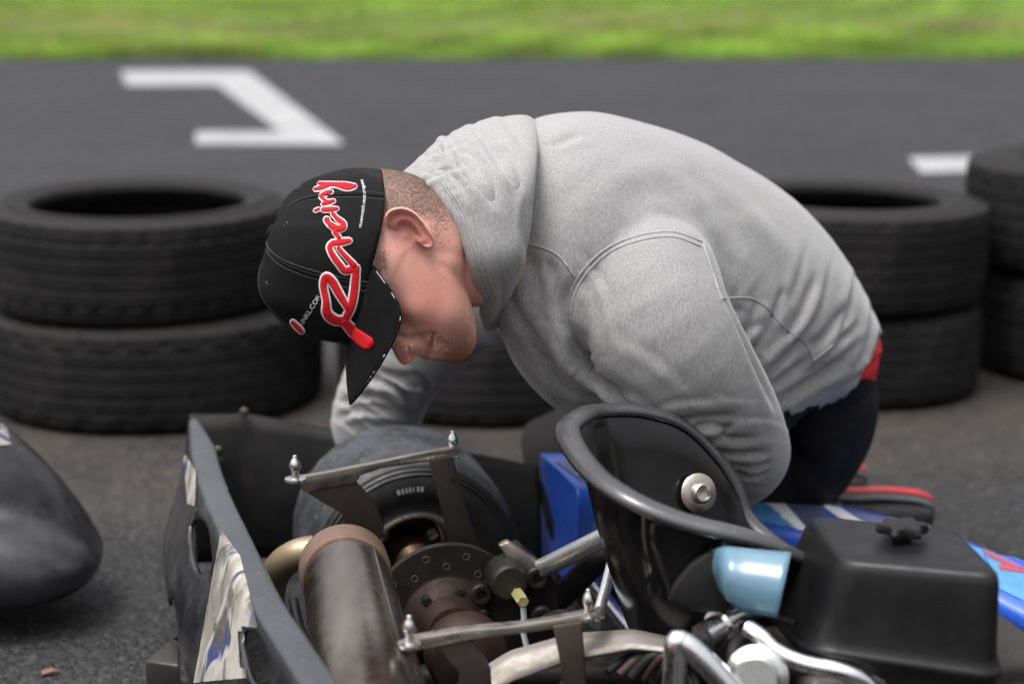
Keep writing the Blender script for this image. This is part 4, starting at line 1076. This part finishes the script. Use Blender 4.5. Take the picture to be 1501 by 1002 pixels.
lathe('bearing_housing', [(.018, -.025), (.042, -.02), (.046, -.012), (.046, .012), (.042, .02), (.018, .025)], K(0, .40, .14), KV, M['rust'], kart, 36)
cy = 2.16
def cal(x, y, dY=0): return D(x, y, cy + dY)
cp = [cal(*q) for q in [(682, 905), (684, 865), (700, 838), (722, 822), (738, 805), (745, 792), (756, 788), (768, 800), (790, 818), (806, 842), (812, 880), (806, 930), (780, 950), (700, 945)]]
calp = prism('brake_calliper', cp, KV * .035, M['dark_steel'], kart, .004)
for (x, y, r_, L_, mt, nm) in ((706, 872, .013, .02, 'dark_steel', 'calliper_bolt'), (788, 848, .014, .02, 'dark_steel', 'calliper_bolt'), (748, 855, .022, .045, 'dark_steel', 'piston_housing'), (767, 882, .0075, .072, 'yellow', 'bleed_bolt'), (795, 905, .013, .02, 'dark_steel', 'calliper_bolt')):
    six = nm == 'bleed_bolt'; c = D(x, y, cy - .033 - L_ * .97) - KV * L_
    prof = [(r_ * .9, 0), (r_, .004), (r_, L_ - .003), (r_ * .85, L_)] + ([] if six or nm == 'piston_housing' else [(r_ * .5, L_), (r_ * .5, L_ - .008)])
    o = lathe(nm, prof, c, KV, M[mt], None, 6 if six else 24, sharp=30); setparent(o, calp)
o = prism('pad_clip', [cal(728, 795, -.03), cal(742, 788, -.03), cal(790, 820, -.03), cal(782, 836, -.03), cal(756, 835, -.03)], KV * .012, M['steel'], None, .002); setparent(o, calp)
o = tube('brake_line', [cal(767, 890, -.075), cal(768, 905, -.08), cal(766, 922, -.08), cal(775, 960, -.08)], .0035, M['white'], None, 8); setparent(o, calp)

# rear bumper: outer shell with lip, slots and torn stickers
def lip(poly, zz): return np.array([G(x, y, zz) for x, y in poly])
top_out = lip([(277, 618), (280, 660), (296, 720), (330, 800), (366, 880), (405, 945), (442, 1003), (515, 1110), (600, 1240), (705, 1400), (800, 1540)], .262)
ns = 150; TO = cat_rom(top_out, ns)
prof_b = [(.030, .235), (.033, .258), (.027, .2655), (.006, .2650), (-.002, .260), (-.008, .245), (-.020, .205), (-.034, .165), (-.042, .130), (-.042, .100), (-.034, .072), (-.012, .052), (.010, .048)]
PB = cat_rom(prof_b, 60)
V = []; 
for i in range(ns):
    fade = min(1, i / 14)
    for a_, z_ in PB: V.append(np.r_[(TO[i] + KU * a_ * (.35 + .65 * fade))[:2], z_ * (1 if i > 8 else 1)])
V = np.array(V); F = grid_faces(ns, 60)
pxs = proj(V)
def hole(f, defs):
    c = pxs[list(f)].mean(0)
    for (hx, hy, rx, ry, sl) in defs:
        dx, dy = c[0] - hx - (c[1] - hy) * sl, c[1] - hy
        if abs(dx / rx) ** 3 + abs(dy / ry) ** 3 < 1: return True
    return False
HOLES = [(294, 800, 15, 40, .12), (254, 905, 6, 32, .1), (376, 965, 17, 42, .25)]
F2 = [f for f in F if not (14 < (f[0] % 60) < 52 and hole(f, HOLES))]
full = bvh(V, F)
cnt = {}
for f in F2:
    for k_ in range(4): e_ = tuple(sorted((f[k_], f[k_ - 1]))); cnt[e_] = cnt.get(e_, 0) + 1
bv = {i for e_, c_ in cnt.items() if c_ == 1 for i in e_}
for i in bv:
    if not 8 < i % 60 < 56 or not 2 < i // 60 < ns - 3: continue
    q_ = pxs[i]; best = None
    for (hx, hy, rx, ry, sl) in HOLES:
        dx, dy = (q_[0] - hx - (q_[1] - hy) * sl) / rx, (q_[1] - hy) / ry; m_ = (abs(dx) ** 3 + abs(dy) ** 3) ** (1 / 3)
        if m_ < 1.9 and (best is None or abs(m_ - 1) < best[0]): best = (abs(m_ - 1), dx / m_, dy / m_, hx, hy, rx, ry, sl)
    if best:
        _, dx, dy, hx, hy, rx, ry, sl = best; py_ = hy + dy * ry; h_, _n = cast(full, hx + dx * rx + (py_ - hy) * sl, py_)
        if h_ is not None and np.linalg.norm(h_ - V[i]) < .05: V[i] = h_
bumper = mk('rear_bumper', V, F2, M['bumper'], kart, label='scuffed black plastic rear bumper with torn white and blue stickers')
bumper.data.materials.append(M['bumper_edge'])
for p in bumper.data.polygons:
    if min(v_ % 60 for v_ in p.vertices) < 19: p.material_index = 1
m_ = bumper.modifiers.new('t', 'SOLIDIFY'); m_.thickness = .005; m_.offset = -1
btree = bvh(V, F2)
t = NT('torn_sticker'); v = t.tc(); n = t.noise(v, 22, 4, .6, .6); n2 = t.noise(t.tc(scale=(1, 1, .7)), 17, 2, .5, .5); n3 = t.noise(v, 140, 4)
c = t.ramp(n2, [(.36, (.20, .185, .16)), (.50, (.40, .375, .33)), (.56, (.36, .34, .31)), (.60, (.03, .04, .15))]); c = t.mix(t.g(n, .50, .60, 0, .9), c, (.06, .056, .052)); c = t.mix(t.g(n3, .5, .8, 0, .4), c, (.25, .22, .18))
t.set(Base_Color=c, Roughness=.5); t.bump(n, .3, .0008); M['torn'] = t.m
def sticker_on(tree, poly, mat, parent, name='sticker', off=.0012, nx=14, ny=26):
    """a four-cornered label pressed on a surface; corners given as pixels"""
    a, b, c, d = [np.array(p, float) for p in poly]; V, ok = [], []
    for i in range(ny):
        for j in range(nx):
            u, w = j / (nx - 1), i / (ny - 1); p = (a * (1 - u) + b * u) * (1 - w) + (d * (1 - u) + c * u) * w
            h, n = cast(tree, *p)
            ok.append(h is not None and h[2] > .03)
            if h is None: V.append(np.zeros(3)); continue
            if n @ CF > 0: n = -n
            V.append(h + n * off)
    V = np.array(V); F = []
    for f in grid_faces(ny, nx):
        if all(ok[i] for i in f) and max(np.linalg.norm(V[f[k]] - V[f[k - 1]]) for k in range(4)) < .05: F.append(f)
    if not F: return None
    ef = {}
    for fi, f in enumerate(F):
        for k in range(4): ef.setdefault(tuple(sorted((f[k], f[k - 1]))), []).append(fi)
    lab = [-1] * len(F); best = []
    for f0 in range(len(F)):
        if lab[f0] >= 0: continue
        stack, comp = [f0], []; lab[f0] = f0
        while stack:
            c = stack.pop(); comp.append(c)
            for k in range(4):
                for g_ in ef[tuple(sorted((F[c][k], F[c][k - 1])))]:
                    if lab[g_] < 0: lab[g_] = f0; stack.append(g_)
        if len(comp) > len(best): best = comp
    F = [F[i] for i in sorted(best)]
    kp_ = np.zeros(len(V), bool)
    for f in F:
        for i in f: kp_[i] = True
    V, F = submesh(V, F, kp_)
    o = mk(name, V, F, mat, None, recalc=False); setparent(o, parent)
    if np.array(o.data.polygons[0].normal) @ CF > 0: o.data.flip_normals()
    return o
for pl in ([(325, 778), (352, 815), (398, 990), (285, 1000)], [(269, 660), (288, 690), (288, 742), (276, 738)]):
    sticker_on(btree, pl, M['torn'], bumper)
# outer side panel of the bumper, beyond the wheel
A = [(278, 607, 2.62), (330, 606.5, 2.63), (362, 606, 2.64), (430, 618, 2.645), (485, 627, 2.65), (600, 648, 2.65), (715, 668, 2.64), (790, 684, 2.62)]
Q = cat_rom(A, 40); top = np.array([D(*q) for q in Q]); bot = top.copy(); bot[:, 2] = .04; bot += KV * .02
rows = [top + (bot - top) * s_ + np.array([0, -.012, 0]) * math.sin(s_ * 3.14) for s_ in np.linspace(0, 1, 10)]
sp = mk('bumper_side_panel', np.concatenate(rows), grid_faces(10, 40), M['panel'], kart); m_ = sp.modifiers.new('t', 'SOLIDIFY'); m_.thickness = .006; m_.offset = 0
for x, y, Y in ((320, 660, 2.60), (322, 675, 2.60), (358, 604, 2.63)):
    lathe('panel_bolt', [(.007, 0), (.007, .004), (.004, .006), (.004, .012)], D(x, y, Y), [0, -1, .2], M['dark_steel'], kart, 12)
# low metal foot of the bumper on the ground
ft = [G(212, 968, .05), G(247, 938, .06), G(262, 944, .06), G(262, 975, .05)]
prism('bumper_foot', ft, (0, 0, -.046), M['dark_steel'], kart, .002)

# bumper brackets with ball studs
def stud(x, y, Y, parent, s=1.0):
    c = D(x, y, Y); o = lathe('ball_stud', [(.0125 * s, 0), (.0125 * s, .003), (.005 * s, .004), (.0045 * s, .012), (.0068 * s, .016), (.0070 * s, .020), (.0050 * s, .0245), (.0030 * s, .0275), (.0026 * s, .030), (.001, .031)], c, (0, 0, 1), M['zinc'], None, 18); setparent(o, parent)
def bracket(top, armL, armR, Y, th):
    P = lambda l, dY=0: [D(x, y, Y(x) + dY) for x, y in l]
    b = prism('bumper_bracket', P(top), np.array([.002, .022, -.003]), M['steel'], kart, .0015)
    for arm_, dY in ((armL, .004), (armR, -.003)):
        o = prism('bracket_arm', P(arm_, dY), np.array([.001, .006, 0]), M['brown_steel'], None, .0012); setparent(o, b)
    return b
YA = lambda x: np.interp(x, [430, 690], [2.13, 2.23])
bA = bracket([(432, 700), (445, 722), (520, 708), (526, 697), (560, 686), (628, 676), (645, 682), (676, 668), (668, 656), (630, 661), (540, 680), (450, 697)], [(444, 718), (520, 706), (548, 735), (562, 775), (556, 800), (520, 800), (500, 752), (470, 735)], [(628, 676), (662, 668), (680, 735), (700, 800), (660, 805), (645, 740)], YA, .01)
stud(433, 704, 2.13, bA); stud(664, 667, 2.23, bA)
o = lathe('bracket_bolt', [(.009, 0), (.009, .006), (.004, .007)], D(656, 702, 2.222), KV, M['dark_steel'], None, 14); setparent(o, bA)
YB = lambda x: np.interp(x, [590, 890], [1.70, 1.80])
bB = bracket([(592, 938), (602, 955), (690, 938), (780, 926), (850, 915), (888, 905), (882, 893), (830, 904), (760, 916), (680, 923)], [(640, 945), (690, 938), (718, 980), (724, 1060), (670, 1060), (672, 985)], [(810, 918), (852, 912), (856, 960), (862, 1060), (828, 1060), (822, 975)], YB, .01)
stud(600, 946, 1.70, bB, .9); stud(862, 905, 1.795, bB, .9)

# exhaust can with its clamp band and inlet pipe
eA = G(505, 834, .235); eB = eA + nrm(G(556, 1080, .225) - eA) * .62
ax_ = nrm(eB - eA)
can = lathe('exhaust_can', [(.018, .006), (.040, .004), (.0455, .006), (.0475, .03), (.049, .10), (.052, .30), (.054, .60), (.048, .62), (.02, .625)], eA, ax_, M['can'], kart, 64)
o = lathe('clamp_band', [(.0440, -.006), (.0470, -.009), (.0505, -.008), (.0510, .012), (.0505, .030), (.0480, .032)], eA, ax_, M['copper_band'], None, 64); setparent(o, can)
o = tube('weld_seam', [eA + ax_ * s_ + UP * np.interp(s_, [0, .1, .3, .6], [.0475, .049, .052, .054]) * .80 + KU * .030 for s_ in np.linspace(.04, .6, 20)], .0014, M['can'], None, 6); setparent(o, can)
tube('exhaust_pipe', [D(462, 806, 2.12), D(435, 812, 2.12), D(412, 828, 2.13), D(398, 855, 2.15), D(395, 900, 2.16)], [.018, .018, .018, .018, .018], M['pipe'], kart, 18, smooth_n=24)
tube('exhaust_pipe', [eB - ax_ * .02, eB + ax_ * .05, eB + ax_ * .08 + KU * .06, eB + ax_ * .05 + KU * .20], .02, M['pipe'], kart, 16, smooth_n=20)

# seat
RIM = [(836, 630, 1.93), (850, 608, 1.97), (880, 598, 2.03), (940, 599, 2.06), (1000, 618, 2.09), (1050, 664, 2.11), (1083, 715, 2.12), (1105, 765, 2.11), (1165, 815, 2.07), (1235, 845, 2.02), (1262, 850, 1.92), (1235, 838, 1.84), (1165, 808, 1.80), (1100, 782, 1.78), (1000, 757, 1.78), (920, 722, 1.80), (868, 682, 1.86)]
rim = cat_rom(RIM, 110, True); RP = np.array([D(*q) for q in rim])
bc = D(1080, 1010, 1.92); bc[2] = .07
hor = RP - RP.mean(0); hor[:, 2] = 0; hor /= np.linalg.norm(hor, axis=1)[:, None]
rows = [RP + hor * .009 - UP * .010, RP + hor * .008 - UP * .005, RP + hor * .005 - UP * .003, RP - UP * .002, RP - hor * .004 - UP * .004, RP - hor * .008 - UP * .012]
for s_ in np.linspace(.06, 1, 22):
    k_ = 1 - .62 * s_ ** 1.35; zc_ = RP[:, 2] + (bc[2] - RP[:, 2]) * (1 - (1 - s_) ** 1.25)
    c_ = RP.mean(0) + (bc - RP.mean(0)) * s_
    q = c_ + (RP - RP.mean(0)) * k_ - hor * .010; q[:, 2] = zc_; rows.append(q)
for s_ in (.66, .33, .05): q = bc + (rows[28 - 1] - bc) * s_; q[:, 2] = bc[2] - .004 * (1 - s_); rows.append(q)
lipV, lipF = loft_geo([RP + hor * .0125 - UP * .008, RP + hor * .013 - UP * .003, RP + hor * .009 + UP * .0005, RP + hor * .001 + UP * .0015, RP - hor * .006 + UP * .0005, RP - hor * .008 - UP * .003, RP - hor * .0088 - UP * .008], cap=False)
V, F = loft_geo(rows, cap=False); F.append(tuple((len(rows) - 1) * 110 + k_ for k_ in range(110)))
seat = mk('seat', V, F, M['gelcoat'], kart, label='glossy black bucket seat'); m_ = seat.modifiers.new('t', 'SOLIDIFY'); m_.thickness = .005; m_.offset = 0
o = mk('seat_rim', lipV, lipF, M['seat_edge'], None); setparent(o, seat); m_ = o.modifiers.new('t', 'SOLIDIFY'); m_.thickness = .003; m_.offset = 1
st = bvh(V, F)
h, n = cast(st, 1016, 722)
if h is not None:
    n = n if n @ CF < 0 else -n
    n = nrm(n - .6 * CF)
    o = lathe('seat_washer', [(.006, .001), (.0215, .001), (.0225, .003), (.0205, .005), (.012, .006), (.0115, .012), (.009, .014), (.007, .010), (.001, .009)], h + n * .010, n, M['steel'], None, 32); setparent(o, seat)
# seat stays
tube('seat_stay', [D(795, 832, 2.12), D(900, 780, 2.04)], .0115, M['bright'], kart, 16)
tube('seat_stay', [D(872, 915, 1.93), D(886, 868, 1.97), D(901, 810, 2.02)], .0065, M['bright'], kart, 12)
tube('frame_tube', [D(760, 925, 2.16), D(826, 870, 2.14), D(890, 812, 2.10), D(960, 800, 2.16)], .015, M['panel'], kart, 16, smooth_n=20)
for b_ in (.32, .90): tube('frame_tube', [K(-.10, b_, .08), K(.0, b_, .08), K(.5, b_ + .02, .055), K(1.0, b_ - .02, .05)], .015, M['dark_steel'], kart, 14, smooth_n=20)
tube('frame_tube', [K(-.10, .30, .08), K(-.10, .92, .08)], .015, M['dark_steel'], kart, 14)
fl = mk('floor_tray', [K(.12, .34, .035), K(1.0, .34, .035), K(1.0, .90, .035), K(.12, .90, .035)], [(0, 1, 2, 3)], M['dark_steel'], kart, smooth=False); m_ = fl.modifiers.new('t', 'SOLIDIFY'); m_.thickness = .003

# side pod on the far side
RA = [(792, 668, 2.60), (870, 672, 2.60), (1000, 697, 2.58), (1090, 717, 2.56), (1200, 737, 2.53), (1290, 758, 2.50), (1400, 790, 2.46), (1500, 832, 2.40), (1640, 905, 2.32)]
RB = [(846, 716, 2.47), (885, 722, 2.47), (1000, 747, 2.46), (1092, 764, 2.45), (1180, 780, 2.43), (1290, 808, 2.40), (1400, 846, 2.36), (1490, 888, 2.31), (1620, 955, 2.24)]
npd = 60; a_ = np.array([D(*q) for q in cat_rom(RA, npd)]); b_ = np.array([D(*q) for q in cat_rom(RB, npd)])
def rail(f): return np.array([f(a, b) for a, b in zip(a_, b_)])
def zat(p, zz, dy=0): q = p.copy(); q[2] = min(zz, p[2]); q[1] += dy; return q
secs = []
for a, b in zip(a_, b_):
    ctrl = [zat(a, .03, .05), zat(a, .10, .055), a + np.array([0, .045, -.022]), a + np.array([0, .022, -.002]), a, a * .75 + b * .25 + UP * .003, a * .5 + b * .5 + UP * .004, a * .25 + b * .75 + UP * .003, b, b + np.array([0, -.008, -.010]), b + np.array([0, -.006, -.03]),
            zat(b + np.array([0, .004, 0]), b[2] * .55), zat(b + np.array([0, .02, 0]), .04)]
    secs.append(np.array(ctrl))
V, F = loft_geo(secs, cap=True)
# scooped rear end
pod = mk('side_pod', V, F, M['blue'], kart, sharp=45, label='blue side pod with white and light blue stickers'); m_ = pod.modifiers.new('b', 'BEVEL'); m_.width = .008; m_.segments = 3; m_.limit_method = 'ANGLE'; m_.angle_limit = rad(50)
ptree = bvh(V, F)
for pl, mt in (([(1090, 719), (1100, 719), (1172, 776), (1094, 762)], 'ltblue'), ([(1098, 719), (1136, 722), (1188, 781), (1166, 776)], 'white'), ([(1137, 722), (1205, 739), (1215, 760), (1178, 770)], 'navy'), ([(1196, 736), (1232, 745), (1272, 770), (1238, 765)], 'white'),
               ([(1232, 745), (1300, 761), (1330, 790), (1272, 771)], 'navy'), ([(1440, 804), (1520, 840), (1520, 890), (1462, 862)], 'ltblue'), ([(1300, 762), (1440, 806), (1450, 845), (1330, 800)], 'ltblue')):
    sticker_on(ptree, pl, M[mt], pod, 'sticker', .0014, 12, 10)
for pl in ([(1440, 806), (1500, 834), (1500, 842), (1446, 815)], [(1462, 828), (1500, 832), (1500, 840), (1466, 836)]): sticker_on(ptree, pl, M['redst'], pod, 'sticker', .0026, 12, 5)
sticker_on(ptree, [(812, 676), (872, 680), (880, 712), (858, 708)], M['navy'], pod, 'sticker', .0014, 10, 10)
sticker_on(ptree, [(846, 692), (868, 696), (868, 701), (846, 697)], M['white'], pod, 'sticker', .003, 6, 4)
sticker_on(ptree, [(866, 764), (888, 760), (884, 795), (872, 800)], M['ltblue'], pod, 'sticker', .002, 6, 6)
tube('pod_support', [K(.25, .28, .07), K(.25, .02, .07)], .011, M['chrome'], kart, 12)

# engine: block, fins, airbox, shield, chrome pipes
zt = .362
ct = [G(1178, 750, zt), G(1404, 773, zt), G(1476, 843, zt), G(1230, 821, zt)]
cbm = [D(1120, 897, G(1187, 752, zt)[1] + .015), D(1440, 900, G(1402, 774, zt)[1] + .02), D(1463, 992, G(1474, 843, zt)[1] - .008), D(1194, 953, G(1233, 820, zt)[1] - .010)]
def quad_ring(c, r=.15, n=10):
    c = [np.array(q) for q in c]; out = []
    for i in range(4):
        p, a, b = c[i], c[i - 1], c[(i + 1) % 4]
        p0, p1 = p + (a - p) * r, p + (b - p) * r
        for s_ in np.linspace(0, 1, n): out.append((1 - s_) ** 2 * p0 + 2 * s_ * (1 - s_) * p + s_ * s_ * p1)
    return np.array(out)
def lerpq(f): return [np.array(a) + (np.array(b) - np.array(a)) * f for a, b in zip(ct, cbm)]
def grow(c, g_): m0 = np.mean(c, 0); return [m0 + (q - m0) * g_ for q in c]
rings_ab = [quad_ring(grow(lerpq(0), .02)), quad_ring(grow(lerpq(0), .55)), quad_ring(grow(lerpq(-.005), .86)), quad_ring(grow(lerpq(.015), .95)), quad_ring(grow(lerpq(.06), 1.0)), quad_ring(lerpq(.5)), quad_ring(lerpq(.93)),
            quad_ring(grow(lerpq(.96), 1.045)), quad_ring(grow(lerpq(1.0), 1.06)), quad_ring(grow(lerpq(1.05), 1.05)), quad_ring(grow(lerpq(1.10), .99)), quad_ring(grow(lerpq(1.7), .97))]
abx = mk('airbox', *loft_geo(rings_ab), M['airbox'], kart, sharp=60, label='black moulded airbox cover with star knob')
m_ = abx.modifiers.new('s', 'SUBSURF'); m_.levels = 1; m_.render_levels = 1
kc = G(1322, 790, zt)
kr = []
aa = np.linspace(0, 2 * np.pi, 60, endpoint=False)
for r_, h_ in ((.004, 0), (.009, .0), (.0095, .006), (.021, .007), (.0225, .011), (.020, .016), (.010, .018), (.002, .0185)):
    rr = r_ * (1 + (.16 * np.cos(aa * 6) if r_ > .015 else 0)); kr.append(kc + np.c_[np.cos(aa) * rr, np.sin(aa) * rr, np.full(60, h_)])
o = mk('star_knob', *loft_geo(kr), M['airbox'], None, sharp=40); setparent(o, abx)
zb = lambda x, y, Y: D(x, y, Y)
eb = np.mean(cbm, 0); eb[2] = .06
def boxat(name, c, u, v_, h, mat, w=.006, parent=kart): 
    c = np.asarray(c, float); P = [c + KU * sx * u + KV * sy * v_ + UP * (h if sz else 0) for sz in (0, 1) for sx, sy in ((-1, -1), (1, -1), (1, 1), (-1, 1))]
    return bevelled(name, P, BOXF, mat, parent, w)
blk = boxat('engine_block', eb + KU * .02, .13, .075, .20, M['dark_steel'], .012)
for k_ in range(7): o = boxat('cooling_fin', eb + KU * .02 + UP * (.085 + k_ * .015), .138, .083, .005, M['dark_steel'], .001, None); setparent(o, blk)
boxat('gear_case', D(930, 1010, 1.80) * [1, 1, 0] + UP * .05, .06, .05, .10, M['rust'], .015)
tube('chrome_hoop', [D(985, 1120, 1.66), D(990, 960, 1.66), D(1000, 942, 1.66), D(1040, 975, 1.655), D(1085, 1030, 1.65), D(1120, 1090, 1.65)], .0115, M['chrome'], kart, 18, smooth_n=40)
tube('chrome_hoop', [D(1096, 920, 1.70), D(1115, 932, 1.69), D(1140, 955, 1.68), D(1180, 972, 1.67), D(1240, 985, 1.66), D(1275, 1005, 1.66), D(1300, 1050, 1.66)], .0085, M['chrome'], kart, 18, smooth_n=40)
tube('carburettor_tube', [D(1030, 935, 1.76), D(1085, 900, 1.80)], .0145, M['chrome'], kart, 24)
lathe('carburettor_body', [(.012, 0), (.026, .002), (.030, .01), (.030, .03), (.022, .034), (.020, .05)], D(1112, 985, 1.70), [-.2, -1, .25], M['zinc'], kart, 32)
tube('fuel_hose', [D(1090, 930, 1.74), D(1075, 960, 1.72), D(1085, 1010, 1.70), D(1060, 1060, 1.70)], .007, M['panel'], kart, 12, smooth_n=20)
# pale blue shield beside the engine
sh = []
for s_ in np.linspace(0, 1, 16):
    tp_ = np.array([np.interp(s_, [0, .12, .3, 1], [1020, 1042, 1062, 1160]), np.interp(s_, [0, .12, .3, 1], [812, 806, 803, 812])])
    bt_ = np.array([np.interp(s_, [0, .12, .3, .5, 1], [1052, 1056, 1064, 1085, 1140]), np.interp(s_, [0, .12, .3, .5, 1], [850, 860, 872, 893, 902])])
    Y_ = np.interp(s_, [0, .3, 1], [1.80, 1.73, 1.71])
    sh.append([D(*(tp_ + (bt_ - tp_) * k_), Y_ - .012 * math.sin(k_ * 2.6) + .018 * (1 - k_) ** 2.2) for k_ in np.linspace(0, 1, 12)])
shd = mk('engine_shield', np.concatenate(sh), grid_faces(16, 12), M['shield'], kart, label='pale blue plastic engine shield'); m_ = shd.modifiers.new('t', 'SOLIDIFY'); m_.thickness = .003
bk = [D(x, y, 1.765) for x, y in [(978, 880), (990, 855), (1015, 825), (1040, 808), (1062, 815), (1066, 850), (1075, 885), (1060, 898), (1000, 895)]]
prism('shield_mount', bk, np.array([0, .02, -.004]), M['panel'], kart, .004)
# curved aluminium guard over the sprocket
ga = []
for s_ in np.linspace(0, 1, 30):
    x = 640 + (1000 - 640) * s_; yt = np.interp(s_, [0, .1, .3, .55, .8, 1], [1035, 1000, 955, 930, 925, 940]); yb = np.interp(s_, [0, .1, .3, .55, .8, 1], [1080, 1055, 1000, 968, 952, 960])
    Y_ = np.interp(s_, [0, .5, 1], [1.80, 1.83, 1.80]); ga.append([D(x, yt + (yb - yt) * k_, Y_ - .03 * k_) for k_ in (0, .33, .66, 1)])
gd = mk('sprocket_guard', np.concatenate(ga), grid_faces(30, 4), M['ali'], kart); m_ = gd.modifiers.new('t', 'SOLIDIFY'); m_.thickness = .003
def teeth(k, r, h, a): return np.full(len(a), r) + (.004 * (np.sin(a * 60) > 0) if k in (2, 3) else 0)
lathe('sprocket', [(.02, -.003), (.075, -.003), (.082, -.002), (.082, .002), (.075, .003), (.02, .003)], K(0, .72, .14), KV, M['dark_steel'], kart, 240, mod=teeth)
for k_ in range(5):
    tube('cable', cat_rom([D(890 + 18 * k_, 985 + 3 * k_, 1.78), D(930 + 15 * k_, 960, 1.80 - .01 * k_), D(980 + 8 * k_, 985, 1.78), D(1000 + 10 * k_, 1050, 1.75)], 16), .004 + .001 * (k_ % 3), M['rust'] if k_ % 2 else M['panel'], kart, 8)

# brake hose, throttle cable
tube('brake_hose', [D(800, 905, 2.06), D(830, 900, 2.04), D(850, 930, 2.02), D(840, 985, 1.98), D(800, 1030, 1.95)], .0055, M['panel'], kart, 10, smooth_n=30)
tube('throttle_cable', [D(1165, 915, 1.72), D(1120, 900, 1.76), D(1085, 912, 1.80), D(1040, 950, 1.84), D(1000, 1010, 1.86)], .0035, M['panel'], kart, 8, smooth_n=30)
tube('throttle_cable', [D(470, 905, 2.0), D(520, 960, 1.95), D(450, 940, 2.02), D(430, 880, 2.08)], .006, M['panel'], kart, 8, smooth_n=30)
lathe('hose_clamp', [(.0185, -.005), (.0195, -.004), (.0195, .004), (.0185, .005)], D(1058, 917, 1.782), D(1085, 900, 1.80) - D(1030, 935, 1.76), M['zinc'], kart, 24)
for k_ in range(26):                                    # drive chain on the sprocket
    a0 = .3 + k_ * .105; c = K(0, .72, .14) + .086 * (math.cos(a0) * KU + math.sin(a0) * UP)
    lathe('chain_link', [(.0042, -.005), (.0045, -.004), (.0045, .004), (.0042, .005)], c, KV, M['steel'], kart, 8)

# ------------------------------------------------------------------ fairing of another kart, at the edge of the picture
fr = []
prof = [(-.03, .03), (-.09, .032), (-.135, .050), (-.152, .085), (-.145, .125), (-.118, .152), (-.088, .164), (-.072, .185), (-.060, .235), (-.035, .285), (.015, .300), (.07, .285), (.12, .22), (.14, .12), (.11, .05), (.04, .03)]
pr_ = cat_rom(prof, 72, True); tipc = np.array([-.03, .080]); x0 = D(122, 805, 2.40)[0]
for s_ in np.r_[np.linspace(0, .3, 30) ** 1.0, np.linspace(.33, 1, 18)]:
    k_ = min(1, s_ / .30); e_ = max(.02, (1 - (1 - k_) ** 2.6) ** (1 / 2.2))
    q = tipc + (pr_ - tipc) * e_
    lean = np.clip(q[:, 1] - .09, 0, 1) * .52                        # the nose leans back towards its top edge
    fr.append(np.c_[x0 - s_ * .55 - lean, 2.52 + q[:, 0], q[:, 1]])
fV, fF = loft_geo(fr)
fo = thing('kart_fairing', 'dusty black plastic kart fairing lying on the asphalt beside the tyre stack', 'fairing', (fr[20].mean(0)[0], 2.52, 0))
fm = mk('fairing_shell', fV, fF, M['fairing'], fo)
ftree = bvh(fV, fF)
sticker_on(ftree, [(-14, 600), (2, 606), (16, 652), (-6, 654)], M['torn'], fm, 'sticker', .0015, 10, 14)
# a fallen leaf scrap on the asphalt
lf = G(62, 988, .004); tag(mk('leaf', [lf, lf + [.012, .004, .003], lf + [.02, .012, .001], lf + [.008, .014, .004], lf + [-.004, .008, .002]], [(0, 1, 3), (1, 2, 3), (0, 3, 4)], plain('dry_leaf', (.18, .07, .05), .7), smooth=False), 'tiny reddish dry leaf on the asphalt near the fairing', 'leaf')
